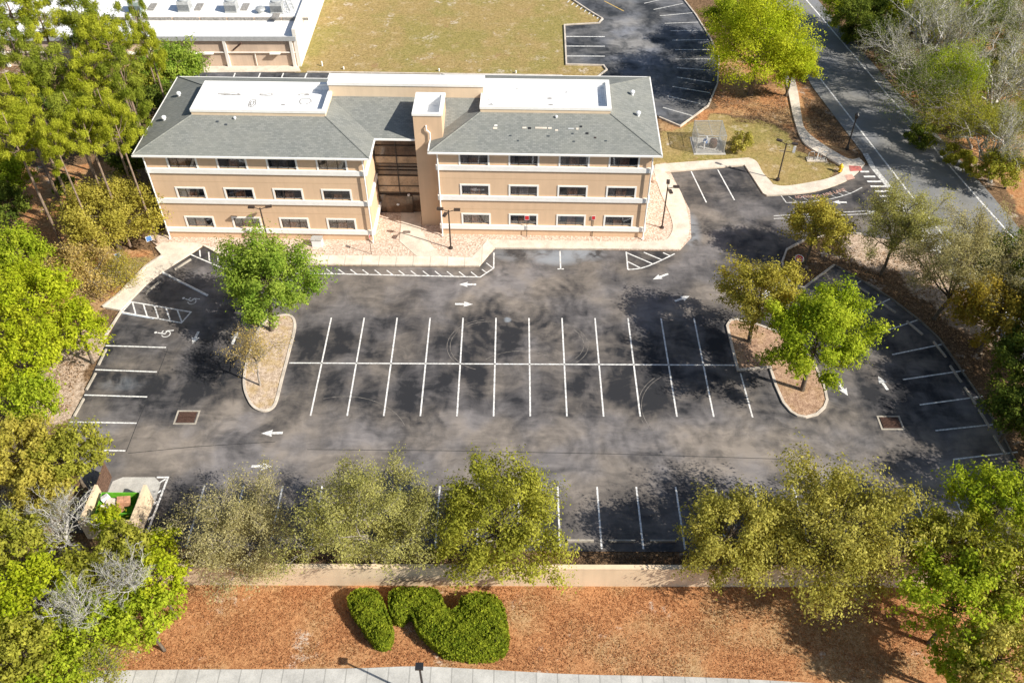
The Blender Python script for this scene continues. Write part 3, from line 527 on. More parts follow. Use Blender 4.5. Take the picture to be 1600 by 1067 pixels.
# centre
cr = MB().poly([(19.4, 2.55, 9.15), (24.2, 2.55, 9.15), (28.68, 7.03, 10.628), (14.92, 7.03, 10.628)]).build('centre_roof', M['shingle'], B)
MB().box(19.41, 22.89, 2.5, 2.62, 9.0, 9.16).build('gutter', M['trim'], cr); MB().box(18.9, 24.8, 2.62, 5, 8.95, 8.99).build('soffit', M['trim'], cr)
MB().box(18.76, 24.84, 4.6, 12.0, -.1, 8.94).build('centre_walls', M['stucco'], B)
lp = MB().box(15.0, 28.6, 7.0, 8.5, 9.5, 11.7).build('long_parapet', M['stucco_pale'], B); MB().box(14.93, 28.67, 6.93, 8.57, 11.7, 11.95).build('coping', M['trim'], lp)
MB().box(15.2, 28.4, 8.57, 12.2, 8.96, 9.2).build('rear_roof', M['membrane'], B)
tw = MB(); tw.box(22.9, 23.1, 2.35, 5.75, -.1, 11.6); tw.box(25.12, 25.32, 2.35, 5.75, -.1, 11.6); tw.box(23.1, 25.12, 2.35, 2.55, -.1, 11.599); tw.box(23.1, 25.12, 5.55, 5.75, -.1, 11.599)
tw = tw.build('stair_tower', M['stucco'], B); MB().wallrun([(22.98, 2.43), (25.24, 2.43), (25.24, 5.67), (22.98, 5.67)], .3, 11.58, 11.78, True).build('coping', M['trim'], tw); MB().box(23.1, 25.12, 2.55, 5.55, 10.6, 10.72).build('roof_deck', M['membrane'], tw)
MB().wallrun([(23.15, 2.6), (25.07, 2.6), (25.07, 5.5), (23.15, 5.5)], .09, 10.7, 11.585, True).build('membrane_upstand', M['membrane'], tw)
MB().tube([(23.95, 2.33, 10.65), (23.97, 2.2, 10.6), (23.97, 2.2, 10.3), (24.25, 2.2, 10.05), (24.25, 2.2, 9.4), (24.17, 2.0, 9.15), (24.12, 1.0, 9.05)], .06, 8).build('conduit', M['trim'], B)
# glazed entry
gz = MB().box(18.76, 22.9, 4.30, 4.36, 0, 8.95).build('entry_glazing', M['bronze_glass'], B)
for z0, z1 in ((5.5, 6.25), (3.1, 4.15), (2.35, 3.02)): MB().box(18.78, 22.88, 4.26, 4.3, z0, z1).build('spandrel', M['spandrel'], gz)
mb = MB()
for z in (0.02, 2.1, 2.32, 3.05, 4.18, 4.75, 5.1, 5.48, 6.28, 7.35, 8.2, 8.7): mb.box(18.77, 22.89, 4.2, 4.295, z, z+.06)
for x in (18.8, 20.75, 22.8): mb.box(x, x+.07, 4.18, 4.257, .08, 8.7)
mb.build('mullion', M['dark_metal'], gz)
MB().box(19.4, 21.9, 4.13, 4.18, .1, 2.05).build('door', M['bronze_glass'], B)
for x, z in ((20.5, 1.1), (21.6, 2.2)): MB().lathe((x, 4.1, z), [(.0, -.1), (.12, -.06), (.14, 0), (.1, .08), (0, .1)], 10).build('wall_light', M['white_metal'], B)
# roof details
def vent(x, y, z, par, s=1): MB().lathe((x, y, z), [(.12*s, -.15), (.12*s, .2*s), (.22*s, .22*s), (.2*s, .36*s), (.08*s, .44*s)], 12).build('roof_vent', M['white_metal'], par)
vent(.9, 8.3, 9.65, rfL); vent(.75, 4.3, 9.6, rfL); vent(41.9, 9.3, 9.85, rfR); vent(42.2, 5.9, 9.75, rfR); vent(7.4, 3.3, 10.4, rfL, .6); vent(35, 4.3, 10.35, rfR, .6)
def patch(x, y, w_, h_, m, par, ya, rise=1):
    z = 9.15+.33*(y-ya); MB().poly([(x, y, z+.03), (x+w_, y, z+.03), (x+w_, y+h_, z+.03+.33*h_), (x, y+h_, z+.03+.33*h_)]).build('roof_patch', M[m], par)
for x, y, w_, h_, m in ((29.6, 3.0, .35, .2, 'walk_plain'), (29.7, 3.3, .25, .15, 'trim'), (32.1, 3.1, .35, .16, 'walk_plain'), (32.6, 3.05, .25, .2, 'black_metal'), (33.2, 3.1, 1.0, .18, 'walk_plain'), (34.3, 3.1, .3, .16, 'walk_plain'), (34.9, 2.9, .25, .15, 'walk_plain'), (36.0, 3.1, .5, .12, 'grey_paint'), (36.7, 3.05, .2, .2, 'walk_plain'), (37.0, 3.3, .22, .18, 'black_metal'), (37.5, 2.6, .25, .2, 'black_metal'), (38.2, 2.2, .2, .15, 'dark_metal'), (34.2, 2.3, .25, .12, 'dark_plastic'), (31.0, 2.3, .2, .12, 'dark_plastic'), (31.7, 1.8, .15, .12, 'dark_plastic'), (36.4, 1.8, .2, .12, 'dark_plastic'), (39.1, 1.9, .2, .12, 'dark_plastic'), (36.3, 2.6, .18, .12, 'dark_plastic')): patch(x, y, w_, h_, m, rfR, .55)
for x, y in ((5.8, 2.9), (6.6, 2.6)): patch(x, y, .25, .18, 'dark_plastic', rfL, -.55)
# stains and ponding rings on the membrane
def ring(cx, cy, rx, ry, par, seed, m='grey_paint', w_=.07, z=10.508, fill=False):
    r = random.Random(seed); p = [(cx+rx*math.cos(t)*(1+r.uniform(-.18, .18)), cy+ry*math.sin(t)*(1+r.uniform(-.25, .25))) for t in np.linspace(0, 2*math.pi, 15)[:-1]]
    p = smooth(p, True, 3); mb = MB().sheet(p, z) if fill else MB().ribbon(p, w_, z, True); mb.build('stain', M[m], par)
M['stain'] = simple('pond_stain', (.27, .255, .235), .8, .3, 4)
for cx, cyy, rx, ry in ((5.9, 7.3, .9, .2), (9.2, 7.3, .6, .22), (12.6, 7.4, .5, .15), (8.3, 5.8, .3, .6), (8.3, 5.8, .15, .35), (12.9, 6.2, .5, .5), (11.1, 5.6, .15, .05)): ring(cx, cyy, rx, ry, prL, int(cx*9), 'stain', .09)
for cx, cyy, rx, ry in ((5.6, 7.25, .7, .09), (6.6, 7.2, .4, .1), (9.0, 7.2, .4, .08), (12.8, 7.35, .25, .07)): ring(cx, cyy, rx, ry, prL, int(cx*7), 'stain', .1, 10.512, True)
ring(29.25, 6.0, .32, .26, prR, 4, 'dark_plastic', .1, 10.51, True); ring(29.0, 6.9, .12, .06, prR, 5, 'dark_plastic', .1, 10.51, True)
for cx, cyy, rx, ry, m in ((30.9, 5.5, .16, .1, 'black_metal'), (35.9, 8.4, .18, .08, 'dark_plastic'), (31.5, 8.9, .1, .06, 'dark_plastic'), (34.4, 7.3, .25, .12, 'stain'), (34.5, 6.2, .25, .1, 'stain'), (37.6, 8.9, .1, .05, 'stain')): ring(cx, cyy, rx, ry, prR, int(cx*5), m, .1, 10.51, True)
# ------------------------------------------------------------------ neighbour building
NB = empty('warehouse_building', (-25.2, 97.06, 0)); tag(NB, 'low beige warehouse with white flat roof and rooftop units behind the pines', 'building')
MB().box(-48, -.25, 0, 4.2, -.1, 3.3).box(-48, -.25, 4.2, 26, -.1, 3.9).build('walls', M['nb_wall'], NB)
MB().box(-48.2, -.28, -.2, 4.2, 3.3, 3.52).build('lower_roof', M['membrane'], NB); MB().box(-48, -.28, 4.2, 26, 3.9, 4.1).build('upper_roof', M['membrane'], NB)
MB().box(-48.2, .05, -.32, -.2, 3.2, 3.72).build('gutter', M['grey_paint'], NB)
mb = MB()
for a in np.arange(-47, -1, 3.2): mb.box(a, a+3.0, 4.12, 4.195, 3.54, 3.88)
mb.build('clerestory', M['stain'], NB)
MB().prism([(-.28, -.1), (.12, -.1), (.12, 26), (-.28, 26)], -.1, 4.5).build('end_wall', M['nb_white'], NB)
MB().box(-48, -.3, 8.8, 9.0, 4.1, 4.4).build('roof_ridge', M['stain'], NB)
for x in (-.6, -8.25, -17, -25.5, -34): MB().box(x-.16, x+.16, -.3, -.002, -.1, 3.2).build('pilaster', M['nb_white'], NB)
MB().tube([(-47, -.18, 1.75), (-.3, -.18, 1.75)], .07, 6).tube([(-5, -.12, 1.7), (-5, -.12, .1)], .05, 6).build('wall_pipe', M['nb_white'], NB)
for x in (-10.3, -2.6, -12.2, -19): MB().prism([(x-.6, -.55), (x+.6, -.55), (x+.6, 0), (x-.6, 0)], 1.65, 1.75).build('door_canopy', M['nb_white'], NB)
MB().tube([(-7.4, -.1, 2.0), (-6.2, -.4, 3.0)], .1, 6).build('flue', M['rust'], NB)
def acunit(x, y, s=1.25, m='galv'):
    u = empty('rooftop_unit', (-25.2+x, 97.06+y, 4.1)); a = MB().box(-s/2, s/2, -s/2, s/2, .12, 1.15*s*.8).box(-s/2-.05, s/2+.05, -s/2-.05, -s/2+.1, 0, .12).box(-s/2-.05, s/2+.05, s/2-.1, s/2+.05, 0, .12).build('cabinet', M[m], u)
    MB().lathe((0, 0, 1.15*s*.8), [(s*.4, 0), (s*.42, .1), (s*.38, .12)], 16).build('fan_guard', M['grey_paint'], u); mb = MB()
    for i in range(8): mb.box(-s/2-.02, s/2+.02, -s/2-.012, -s/2-.002, .22+i*.09, .26+i*.09)
    mb.build('louvre', M['dark_plastic'], u); return u
for px, py, m, lb in ((215, 12, 'green_dull', 'greenish rooftop air unit nearest the pines on the warehouse'), (290, 10, 'galv', 'grey rooftop air unit second from the pines on the warehouse'), (363, 11, 'galv', 'grey rooftop air unit third from the pines on the warehouse'), (434, 12, 'galv', 'grey rooftop air unit beside the pipes at the warehouse end wall')):
    if 'green_dull' not in M: M['green_dull'] = simple('dull_green_paint', (.24, .30, .26), .6, .15)
    P = G(px, py+6, 4.1); u = acunit(P[0]+25.2, P[1]-97.06, 1.35, m); tag(u, lb, 'air unit', 'rooftop air units on the warehouse')
for px in (238, 311, 383, 432): P = G(px, 12 if px < 430 else 24, 4.1); MB().box(P[0]+25.2-.4, P[0]+25.2+.4, P[1]-97.06-.9, P[1]-97.06+.9, 4.1, 4.2).build('skylight', M['stain'], NB)
P = G(408, 20, 4.1); f = empty('exhaust_fan', (P[0], P[1], 4.1)); tag(f, 'round metal exhaust fan hood on the warehouse roof before the last air unit', 'fan'); MB().lathe((0, 0, 0), [(.4, 0), (.4, .35), (.62, .4), (.55, .6), (.25, .72)], 18).build('hood', M['galv'], f)
mb = MB()
for i in range(7): P = G(447+i*2.2, 6+(i*5) % 17, 4.1); x, y = P[0]+25.2, P[1]-97.06; mb.tube([(x, y, 4.0), (x, y, 4.7), (x-.5, y, 4.7), (x-.5, y-.4, 4.3)], .07, 6)
mb.build('roof_pipes', M['galv'], NB)
slab('service_apron', [(280, 104), (466, 103), (470, 112), (300, 114)], 'walk_plain', .02, -.06)
# small white posts in the lawn
for i, (px, py) in enumerate(((503.5, 103), (537, 108), (686, 111), (806, 114))):
    r = empty('marker_post', (*G(px, py)[:2], 0)); tag(r, 'short white marker post on the rear lawn, ' + ('nearest the warehouse corner', 'second from the warehouse corner', 'behind the middle of the long roof parapet', 'behind the right roof deck')[i], 'post', 'white marker posts on the rear lawn')
    MB().lathe((0, 0, -.05), [(.09, 0), (.09, .55 if i == 0 else .3), (.05, .6 if i == 0 else .34)], 10).build('post', M['trim'], r)

# ------------------------------------------------------------------ perimeter wall
pw = empty('perimeter_wall', (0, 29.75, 0)); tag(pw, 'long cream stucco wall between the parking lot and the orange straw verge', 'wall')
MB().box(-24.6, 34.5, -.1, .1, -.1, 2.0).build('wall_panel', M['wall_tan'], pw); MB().box(-24.65, 34.55, -.16, .16, 2.0, 2.12).build('cap', M['wall_tan'], pw)

# ------------------------------------------------------------------ dumpster enclosure
E0 = G(239, 782.5); E1 = G(221, 829); W0 = G(164, 782.5); W1 = (W0[0]+(E1-E0)[0], E1[1])
en = empty('dumpster_enclosure', (E0[0], E0[1], 0)); tag(en, 'tan walled dumpster enclosure open towards the parking lot', 'enclosure')
eo = np.array([E0[0], E0[1]])
def rel(p): return (p[0]-eo[0], p[1]-eo[1])
MB().prism([rel(p) for p in ((E0[0]-.1, E0[1]), (E0[0]+.1, E0[1]), (E1[0]+.1, E1[1]-.6), (E1[0]-.1, E1[1]-.6))], -.1, 1.9).build('side_wall', M['wall_tan'], en)
MB().prism([rel(p) for p in ((W0[0]-.1, W0[1]), (W0[0]+.1, W0[1]), (W1[0]+.1, W1[1]-.6), (W1[0]-.1, W1[1]-.6))], -.1, 1.9).build('side_wall', M['wall_tan'], en)
MB().prism([rel(p) for p in ((E1[0]-.1, E1[1]-.6), (E1[0]-.1, E1[1]-.4), (W1[0]+.1, W1[1]-.4), (W1[0]+.1, W1[1]-.6))], -.1, 1.9).build('rear_wall', M['wall_tan'], en)
gt = MB(); ga = Vector((W0[0]-eo[0], W0[1]-eo[1]+.02, 0)); gd = Vector((-.06, 1, 0)).normalized()
for i in range(11): c = ga+gd*(.15+i*.17); gt.obox((c.x, c.y, 0), gd, .15, .03, .12, 1.85)
g_ = gt.build('open_gate', M['wood'], en); c = ga+gd*1.0; MB().obox((c.x-.04, c.y, 0), gd, 1.9, .04, .4, .48).obox((c.x-.04, c.y, 0), gd, 1.9, .04, 1.5, 1.58).build('gate_rail', M['rust'], g_)
tag(MB().prism(GG([(164, 800), (166, 775), (176, 752), (192, 745.5), (242, 745.5), (251, 755), (243, 782), (222, 830), (170, 830)]), -.1, .02).build('dumpster_pad', M['pad']), kind='structure')
mb = MB().ribbon(GG([(245, 745.6), (262.5, 745.6), (229.7, 833)]), .14, ZM)
for a, b in (((248, 755), (259, 748)), ((245, 771), (252, 766)), ((238, 789), (246, 783)), ((231, 812), (239, 806)), ((225, 831), (232, 826))): mb.ribbon(GG([a, b]), .13, ZM+.003)
mark('hatch_marking', mb)
dp = G(190, 785, 0); dx0 = (W0[0]+E0[0])/2; dr = empty('dumpster', (dx0, E0[1]-1.15, 0)); tag(dr, 'bright green open dumpster full of cardboard inside the tan enclosure', 'dumpster')
prof = [(-1.15, -.6, .25), (1.15, -.6, .25), (1.15, .6, .25), (-1.15, .6, .25)]; topp = [(-1.25, -.75, 1.3), (1.25, -.75, 1.3), (1.25, .75, 1.5), (-1.25, .75, 1.5)]
mb = MB(); mb.poly(prof[::-1])
for i in range(4): j = (i+1) % 4; mb.poly([prof[i], prof[j], topp[j], topp[i]]); k_ = .93; mb.poly([(topp[i][0]*k_, topp[i][1]*k_, topp[i][2]-.01), (topp[j][0]*k_, topp[j][1]*k_, topp[j][2]-.01), (prof[j][0]*k_, prof[j][1]*k_, .4), (prof[i][0]*k_, prof[i][1]*k_, .4)])
mb.poly([(p[0]*.92, p[1]*.92, .42) for p in prof]); bd = mb.build('body', M['green_bin'], dr); rim = MB()
rim.tube([topp[0], topp[1], topp[2], topp[3], topp[0]], .05, 6).build('rim', M['green_bin'], bd); mb = MB()
for sx in (-1.28, 1.28): mb.box(sx-.06, sx+.06, -.5, .5, .85, 1.0)
mb.build('lift_pocket', M['green_bin'], dr); mb = MB()
for x in (-.9, .9): mb.tube([(x, -.5, .12), (x, -.42, .12)], .12, 10); mb.tube([(x, .42, .12), (x, .5, .12)], .12, 10)
mb.build('wheel', M['black_metal'], dr)
for i, (x, y, z, a, s, m, lb) in enumerate(((.45, .1, 1.62, .3, .42, 'cardboard', 'brown cardboard box lying on top of the green dumpster load'), (-.35, .0, 1.55, -.2, .36, 'walk_plain', 'pale carton slanting in the middle of the green dumpster'), (-.9, .3, 1.66, .5, .24, 'white_metal', 'white flattened carton at the left end of the green dumpster'), (.2, -.45, 1.5, 1.0, .3, 'cardboard', 'reddish brown carton at the near rim of the green dumpster'), (-.7, -.4, 1.45, .2, .26, 'walk_plain', 'cream carton at the near left corner of the green dumpster'))):
    b = empty('carton', (dx0+x, E0[1]-1.15+y, z), a); b.rotation_euler = (.25*math.sin(i*2.1), .3*math.cos(i*1.7), a); tag(b, lb, 'box', 'cartons in the dumpster')
    MB().box(-s, s, -s*.7, s*.7, -.35, .02).build('body', M[m], b); MB().box(-s, -s*.05, -s*.7, s*.7, .025, .045).box(s*.05, s, -s*.7, s*.7, .03, .05).build('flap', M[m], b)
tc = empty('trash_cart', (dx0+.75, E0[1]-2.75, 0)); tag(tc, 'grey wheeled trash cart behind the green dumpster', 'bin'); MB().prism([(-.25, -.3), (.25, -.3), (.25, .3), (-.25, .3)], .1, .95).build('body', M['grey_paint'], tc); MB().prism([(-.3, -.34), (.3, -.34), (.3, .36), (-.3, .36)], .96, 1.03).build('lid', M['dark_plastic'], tc); MB().tube([(-.28, -.3, .12), (.28, -.3, .12)], .11, 10).build('wheel', M['black_metal'], tc)
bg = empty('trash_bag', (dx0-.2, E0[1]-2.7, 0)); tag(bg, 'white trash bag behind the green dumpster', 'bag'); MB().lathe((0, 0, 0), [(.3, .02), (.45, .25), (.42, .5), (.2, .75), (.06, .85), (.1, .95)], 9).build('sack', M['white_metal'], bg, True)

# ------------------------------------------------------------------ wheel stops
ws0 = None
def wheel_stop(a, b, label, group):
    global ws0
    A, Bp = G(*a), G(*b); c = (A+Bp)/2; ang = math.atan2(Bp[1]-A[1], Bp[0]-A[0])
    if ws0 is None:
        m = MB(); pr = [(-.085, 0), (-.06, .13), (.06, .13), (.085, 0)]; bb = len(m.v)
        for x in (-.88, .88): m.v += [(x, p[0], p[1]) for p in pr]
        m.f += [(0, 1, 2, 3), (7, 6, 5, 4)] + [(i, i+4, (i+1) % 4+4, (i+1) % 4) for i in range(4)]; ws0 = m.build('wheel_stop', M['kerb_stop']); o = ws0
    else: o = ws0.copy(); col.objects.link(o)
    o.location = (c[0], c[1], .003); o.rotation_euler = (0, 0, ang); tag(o, label, 'wheel stop', group)
gl = 'wheel stops along the left edge of the lot'
OR = ['first', 'second', 'third', 'fourth', 'fifth', 'sixth', 'seventh', 'eighth', 'ninth', 'tenth', 'eleventh', 'twelfth', 'thirteenth', 'fourteenth', 'fifteenth', 'sixteenth', 'seventeenth', 'eighteenth', 'nineteenth']
for i, (a, b) in enumerate((((166, 547), (154.5, 570.5)), ((149, 585), (136, 608.6)), ((131, 624), (116.4, 650.6)), ((106, 671), (97, 692)))): wheel_stop(a, b, f'pale concrete wheel stop, {OR[i]} along the left lot edge below the kerb end', gl)
wheel_stop((274.5, 421), (297, 407), 'concrete wheel stop in the accessible stall nearest the office building', 'wheel stops in the accessible stalls'); wheel_stop((229, 458.5), (248, 442), 'concrete wheel stop in the accessible stall beside the white striped triangle', 'wheel stops in the accessible stalls')
rp = [((1337, 442), (1362, 457)), ((1374, 466), (1408, 490)), ((1421, 500), (1447, 522)), ((1462, 531), (1484, 558)), ((1489, 570), (1507, 596)), ((1512, 604), (1529, 630)), ((1533, 637), (1552, 668)), ((1558, 680), (1575, 708))]
for i, (a, b) in enumerate(rp): wheel_stop((a[0]-5, a[1]+2), (b[0]-5, b[1]+2), f'shaded wheel stop in the {OR[i]} slanted stall along the right lot edge', 'wheel stops along the right edge of the lot')
kx = 0
for i in range(-2, 17):
    x = X0+.02+(i-.333+.5)*SW_
    if -21 < x < 31:
        o = ws0.copy(); col.objects.link(o); o.location = (x, 32.95, .003); o.rotation_euler = (0, 0, 0); tag(o, f'concrete wheel stop facing the cream wall, {OR[kx]} stall counted from the dumpster', 'wheel stop', 'wheel stops along the cream wall'); kx += 1

# ------------------------------------------------------------------ lamps
def lamp_twin(px, py, h, rz, label, arms=((1, 0), (-1, 0)), g='bronze lot lights'):
    P = G(px, py); r = empty('lot_light', (P[0], P[1], 0), rz); tag(r, label, 'lamp post', g)
    MB().lathe((0, 0, -.02), [(.2, 0), (.2, .2), (.1, .24)], 10).build('base', M['dark_metal'], r); MB().tube([(0, 0, .1), (0, 0, h)], [.075, .06], 8).build('pole', M['dark_metal'], r)
    for ax, ay in arms:
        d = Vector((ax, ay, 0)).normalized(); a = MB().tube([(0, 0, h-.15), d*.5+Vector((0, 0, h))], .035, 6).build('arm', M['dark_metal'], r); c = d*.75+Vector((0, 0, h+.06)); MB().obox((c.x, c.y, 0), d, .55, .3, h+.0, h+.13).build('lamp_head', M['dark_metal'], a)
    return r
lamp_twin(704.5, 389, 4.3, R(-5), 'dark twin-arm lot light in the gravel right of the entry path', ((1, .1), (-1, .1), (-.25, -.9)))
lamp_twin(1034, 357, 4.6, R(0), 'dark lot light in gravel at the right end of the office building', ((.15, 1), (1, 0), (.1, -.5)))
lamp_twin(421, 386, 4.35, R(5), 'dark twin-arm lot light rising behind the lush tree before the left wing', ((1, .1), (-1, .15)))
r = lamp_twin(1215, 281.5, 4.2, R(-15), 'dark floodlight pole with side bracket on the small lawn by the bike racks', ((1, 0), (-1, .35)))
MB().tube([(-.5, 0, 3.3), (.75, 0, 3.3)], .03, 6).tube([(.75, 0, 3.3), (.75, 0, 3.9)], .03, 6).build('bracket', M['dark_metal'], r); MB().box(.7, .95, -.04, .04, 3.3, 4.0).build('white_box', M['white_metal'], r)
P = G(1323, 234); r = empty('street_lamp', (P[0], P[1], 0)); tag(r, 'black lantern street lamp on the verge beside the road', 'street lamp')
MB().lathe((0, 0, 0), [(.2, 0), (.17, .3), (.08, .6), (.06, 3.6), (.09, 3.65)], 12).build('pole', M['black_metal'], r); l = MB().lathe((0, 0, 3.6), [(.1, 0), (.19, .15), (.2, .42), (.24, .45), (.1, .62), (.02, .72)], 8).build('lantern', M['black_metal'], r)
P = G(655, 1040, 4.4); r = empty('lot_light', (P[0], P[1], 0)); tag(r, 'square-headed black light standing on the pale bottom sidewalk', 'lamp post', 'bronze lot lights'); MB().tube([(0, 0, 0), (0, 0, 4.3)], [.08, .06], 8).build('pole', M['black_metal'], r); MB().box(-.22, .22, -.2, .2, 4.28, 4.42).build('lamp_head', M['black_metal'], r)

# ------------------------------------------------------------------ signs
def sign(px, py, h, label, face, sz=(.3, .45), rz=0, shape='rect', post='dark_metal', txt=None, group=None, back='galv'):
    P = G(px, py); r = empty('sign', (P[0], P[1], .05), rz); tag(r, label, 'sign', group); MB().box(-.025, .025, -.02, .02, -.1, h).build('post', M[post], r)
    mb = MB()
    if shape == 'oct': mb.prism([(sz[0]*math.cos(R(22.5+45*i)), sz[0]*math.sin(R(22.5+45*i))) for i in range(8)], -.01, .01)
    else: mb.prism([(-sz[0]/2, -sz[1]/2), (sz[0]/2, -sz[1]/2), (sz[0]/2, sz[1]/2), (-sz[0]/2, sz[1]/2)], -.01, .01)
    mb2 = MB(); mb2.v = [(v[0]*.86, v[1]*.86, v[2]*.3+.011) for v in mb.v]; mb2.f = list(mb.f)
    pl = mb.build('panel', M['white_metal'], r); pl.location = (0, -.035, h-.1); pl.rotation_euler = (R(90), 0, 0); fc = mb2.build('face', M[face], pl)
    if txt:
        y = (len(txt)-1)/2
        for i, s in enumerate(txt): t = text(s[0], s[1], s[2] if len(s) > 2 else 'white_metal', 'lettering', pl, .002); t.location = (0, (y-i)*s[1]*1.05, .019)
    return r
sign(823, 371, 2.3, 'red sign with white border before the second ground window of the right wing', 'red_sign', (.42, .5), 0); sign(925, 371, 2.3, 'small red sign before the wall between right wing ground windows', 'red_sign', (.34, .44), 0)
sign(242, 399.5, 2.0, 'white and blue parking sign on the sidewalk corner by the left wing', 'blue_sign', (.5, .55), R(35)); sign(192, 421, 1.6, 'white and blue parking sign standing in the yellow brush', 'blue_sign', (.5, .55), R(35))
sign(580.6, 398, 2.1, 'brown sign post seen edge-on in the gravel at the left wing corner', 'red_sign', (.3, .4), R(85), post='rust')
sign(1241, 432, 2.1, 'red octagonal stop sign on the shaded corner island', 'red_sign', (.42, .42), R(-32), 'oct', 'rust', (('STOP', .34),))
# utility cabinet
P = G(497, 384); r = empty('utility_cabinet', (P[0], P[1], .07), TH); tag(r, 'pale grey utility cabinet on the gravel in front of the left wing', 'cabinet'); MB().box(-.45, .45, -.3, .3, 0, .75).build('body', M['white_metal'], r); MB().box(-.5, .5, -.35, .35, .75, .82).build('lid', M['galv'], r)
P = G(1021, 283); r = empty('boulder', (P[0], P[1], .05)); tag(r, 'round tan boulder in the gravel beside the right wing end', 'rock'); MB().lathe((0, 0, -.05), [(.4, 0), (.48, .2), (.4, .42), (.2, .56)], 11).build('stone', M['gravel'], r, True)
P = G(1312, 268); r = empty('fire_hydrant', (P[0], P[1], 0)); tag(r, 'yellow fire hydrant on the grass at the bend of the sidewalk', 'hydrant'); MB().lathe((0, 0, 0), [(.22, 0), (.22, .06), (.14, .08), (.14, .62), (.19, .64), (.17, .76), (.08, .86), (.04, .93)], 14).build('barrel', M['yellow'], r)
MB().tube([(-.27, 0, .5), (.27, 0, .5)], .075, 8).tube([(0, -.05, .45), (0, -.3, .45)], .1, 8).build('nozzle', M['yellow'], r)
P = G(1276, 250); r = empty('bike_rack', (P[0], P[1], 0), R(-3)); tag(r, 'looped bike rack with a white post on a pale concrete pad by the sidewalk', 'bike rack'); MB().box(-1.0, 1.0, -.35, .45, -.05, .06).build('pad', M['walk_plain'], r)
for x in (-.6, .6): MB().tube([(x-.28, .1, .05), (x-.3, .1, .7), (x-.15, .1, .88), (x+.15, .1, .88), (x+.3, .1, .7), (x+.28, .1, .05)], .045, 6).build('loop', M['galv'], r); MB().tube([(x-.22, -.15, .05), (x-.22, -.15, .45), (x+.22, -.15, .45), (x+.22, -.15, .05)], .035, 6).build('inner_loop', M['dark_metal'], r)
MB().box(-.05, .05, -.05, .05, 0, 1.35).build('centre_post', M['white_metal'], r)
# cage
C0, C1 = G(1087, 239.5), G(1131, 241); T0 = G(1089.5, 188.8, 2.05); cw = C1[0]-C0[0]; cdp = T0[1]-C0[1]; r = empty('pump_cage', (C0[0], C0[1], 0)); tag(r, 'chain-link cage around pump pipework on the lawn right of the building', 'cage')
mb = MB()
for x in (0, cw):
    for y in (0, cdp): mb.tube([(x, y, 0), (x, y, 2.05)], .035, 6)
for z in (.05, 2.05): mb.tube([(0, 0, z), (cw, 0, z), (cw, cdp, z), (0, cdp, z), (0, 0, z)], .03, 6)
mb.tube([(cw/2, 0, 2.05), (cw/2, cdp, 2.05)], .03, 6); mb.tube([(-.25, -.3, .02), (0, 0, 1.9)], .02, 5); mb.build('frame', M['galv'], r); mb = MB(); q = .006; s_ = .12
for a in np.arange(s_, cw, s_): mb.box(a-q, a+q, -.004, .004, .05, 2.05).box(a-q, a+q, cdp-.004, cdp+.004, .05, 2.05).box(a-q, a+q, 0, cdp, 2.048, 2.056)
for a in np.arange(s_, cdp, s_): mb.box(-.004, .004, a-q, a+q, .05, 2.05).box(cw-.004, cw+.004, a-q, a+q, .05, 2.05).box(0, cw, a-q, a+q, 2.058, 2.066)
for z in np.arange(.1, 2, s_): mb.box(0, cw, -.012, -.005, z-q, z+q).box(0, cw, cdp+.005, cdp+.012, z-q, z+q).box(-.012, -.005, 0, cdp, z-q, z+q).box(cw+.005, cw+.012, 0, cdp, z-q, z+q)
mb.build('wire_mesh', M['galv'], r)
pp = empty('pump_pipework', (C0[0]+cw/2, C0[1]+cdp/2, 0)); tag(pp, 'white and blue pump pipes standing inside the chain-link cage', 'pump')
MB().tube([(-.5, -.6, 0), (-.5, -.6, .8), (-.2, -.5, 1.0), (-.2, .1, 1.0), (-.2, .1, 0)], .09, 8).build('pipe', M['white_metal'], pp); MB().lathe((-.35, -.2, .4), [(.05, 0), (.25, .1), (.25, .4), (.05, .5)], 12).build('valve', M['blue_sign'], pp); MB().lathe((.5, -.2, 0), [(.35, 0), (.42, .4), (.36, .8), (.1, .9)], 12).build('tank', M['rust'], pp)
tag(MB().prism([(C0[0]-.2, C0[1]-.25), (C1[0]+.2, C0[1]-.25), (C1[0]+.2, C0[1]+cdp+.2), (C0[0]-.2, C0[1]+cdp+.2)], -.1, -.01).build('cage_pad', M['pad']), kind='structure')

# ------------------------------------------------------------------ vegetation
def unit(v): return v/np.maximum(1e-6, np.linalg.norm(v, axis=-1, keepdims=True))
def leaves(rg, P, nrm, size, asp, tint, blade=0.0):
    n = len(P); t = unit(np.cross(nrm, rg.normal(size=(n, 3)))); b = np.cross(nrm, t); s = size*rg.uniform(.45, 1.5, (n, 1)); w_ = s*asp
    V = np.stack([P-t*s*.5, P+b*w_*.5+t*s*.05, P+t*s*.5, P-b*w_*.5+t*s*.05], 1).reshape(-1, 3)
    return V, np.repeat(tint, 4, 0)
def prisms(A, Bp, ra, rb):                # many thin three-sided twigs at once
    n = len(A); d = unit(Bp-A); u = unit(np.cross(d, np.array([.31, .17, .93]))); v = np.cross(d, u); V = np.empty((n, 6, 3))
    for k_ in range(3):
        a = 2*math.pi*k_/3; o_ = u*math.cos(a)+v*math.sin(a); V[:, k_] = A+o_*ra[:, None]; V[:, 3+k_] = Bp+o_*rb[:, None]
    b = (np.arange(n)*6)[:, None]; Q = np.concatenate([b+np.array([[k_, (k_+1) % 3, 3+(k_+1) % 3, 3+k_]]) for k_ in range(3)], 0); return V.reshape(-1, 3), Q
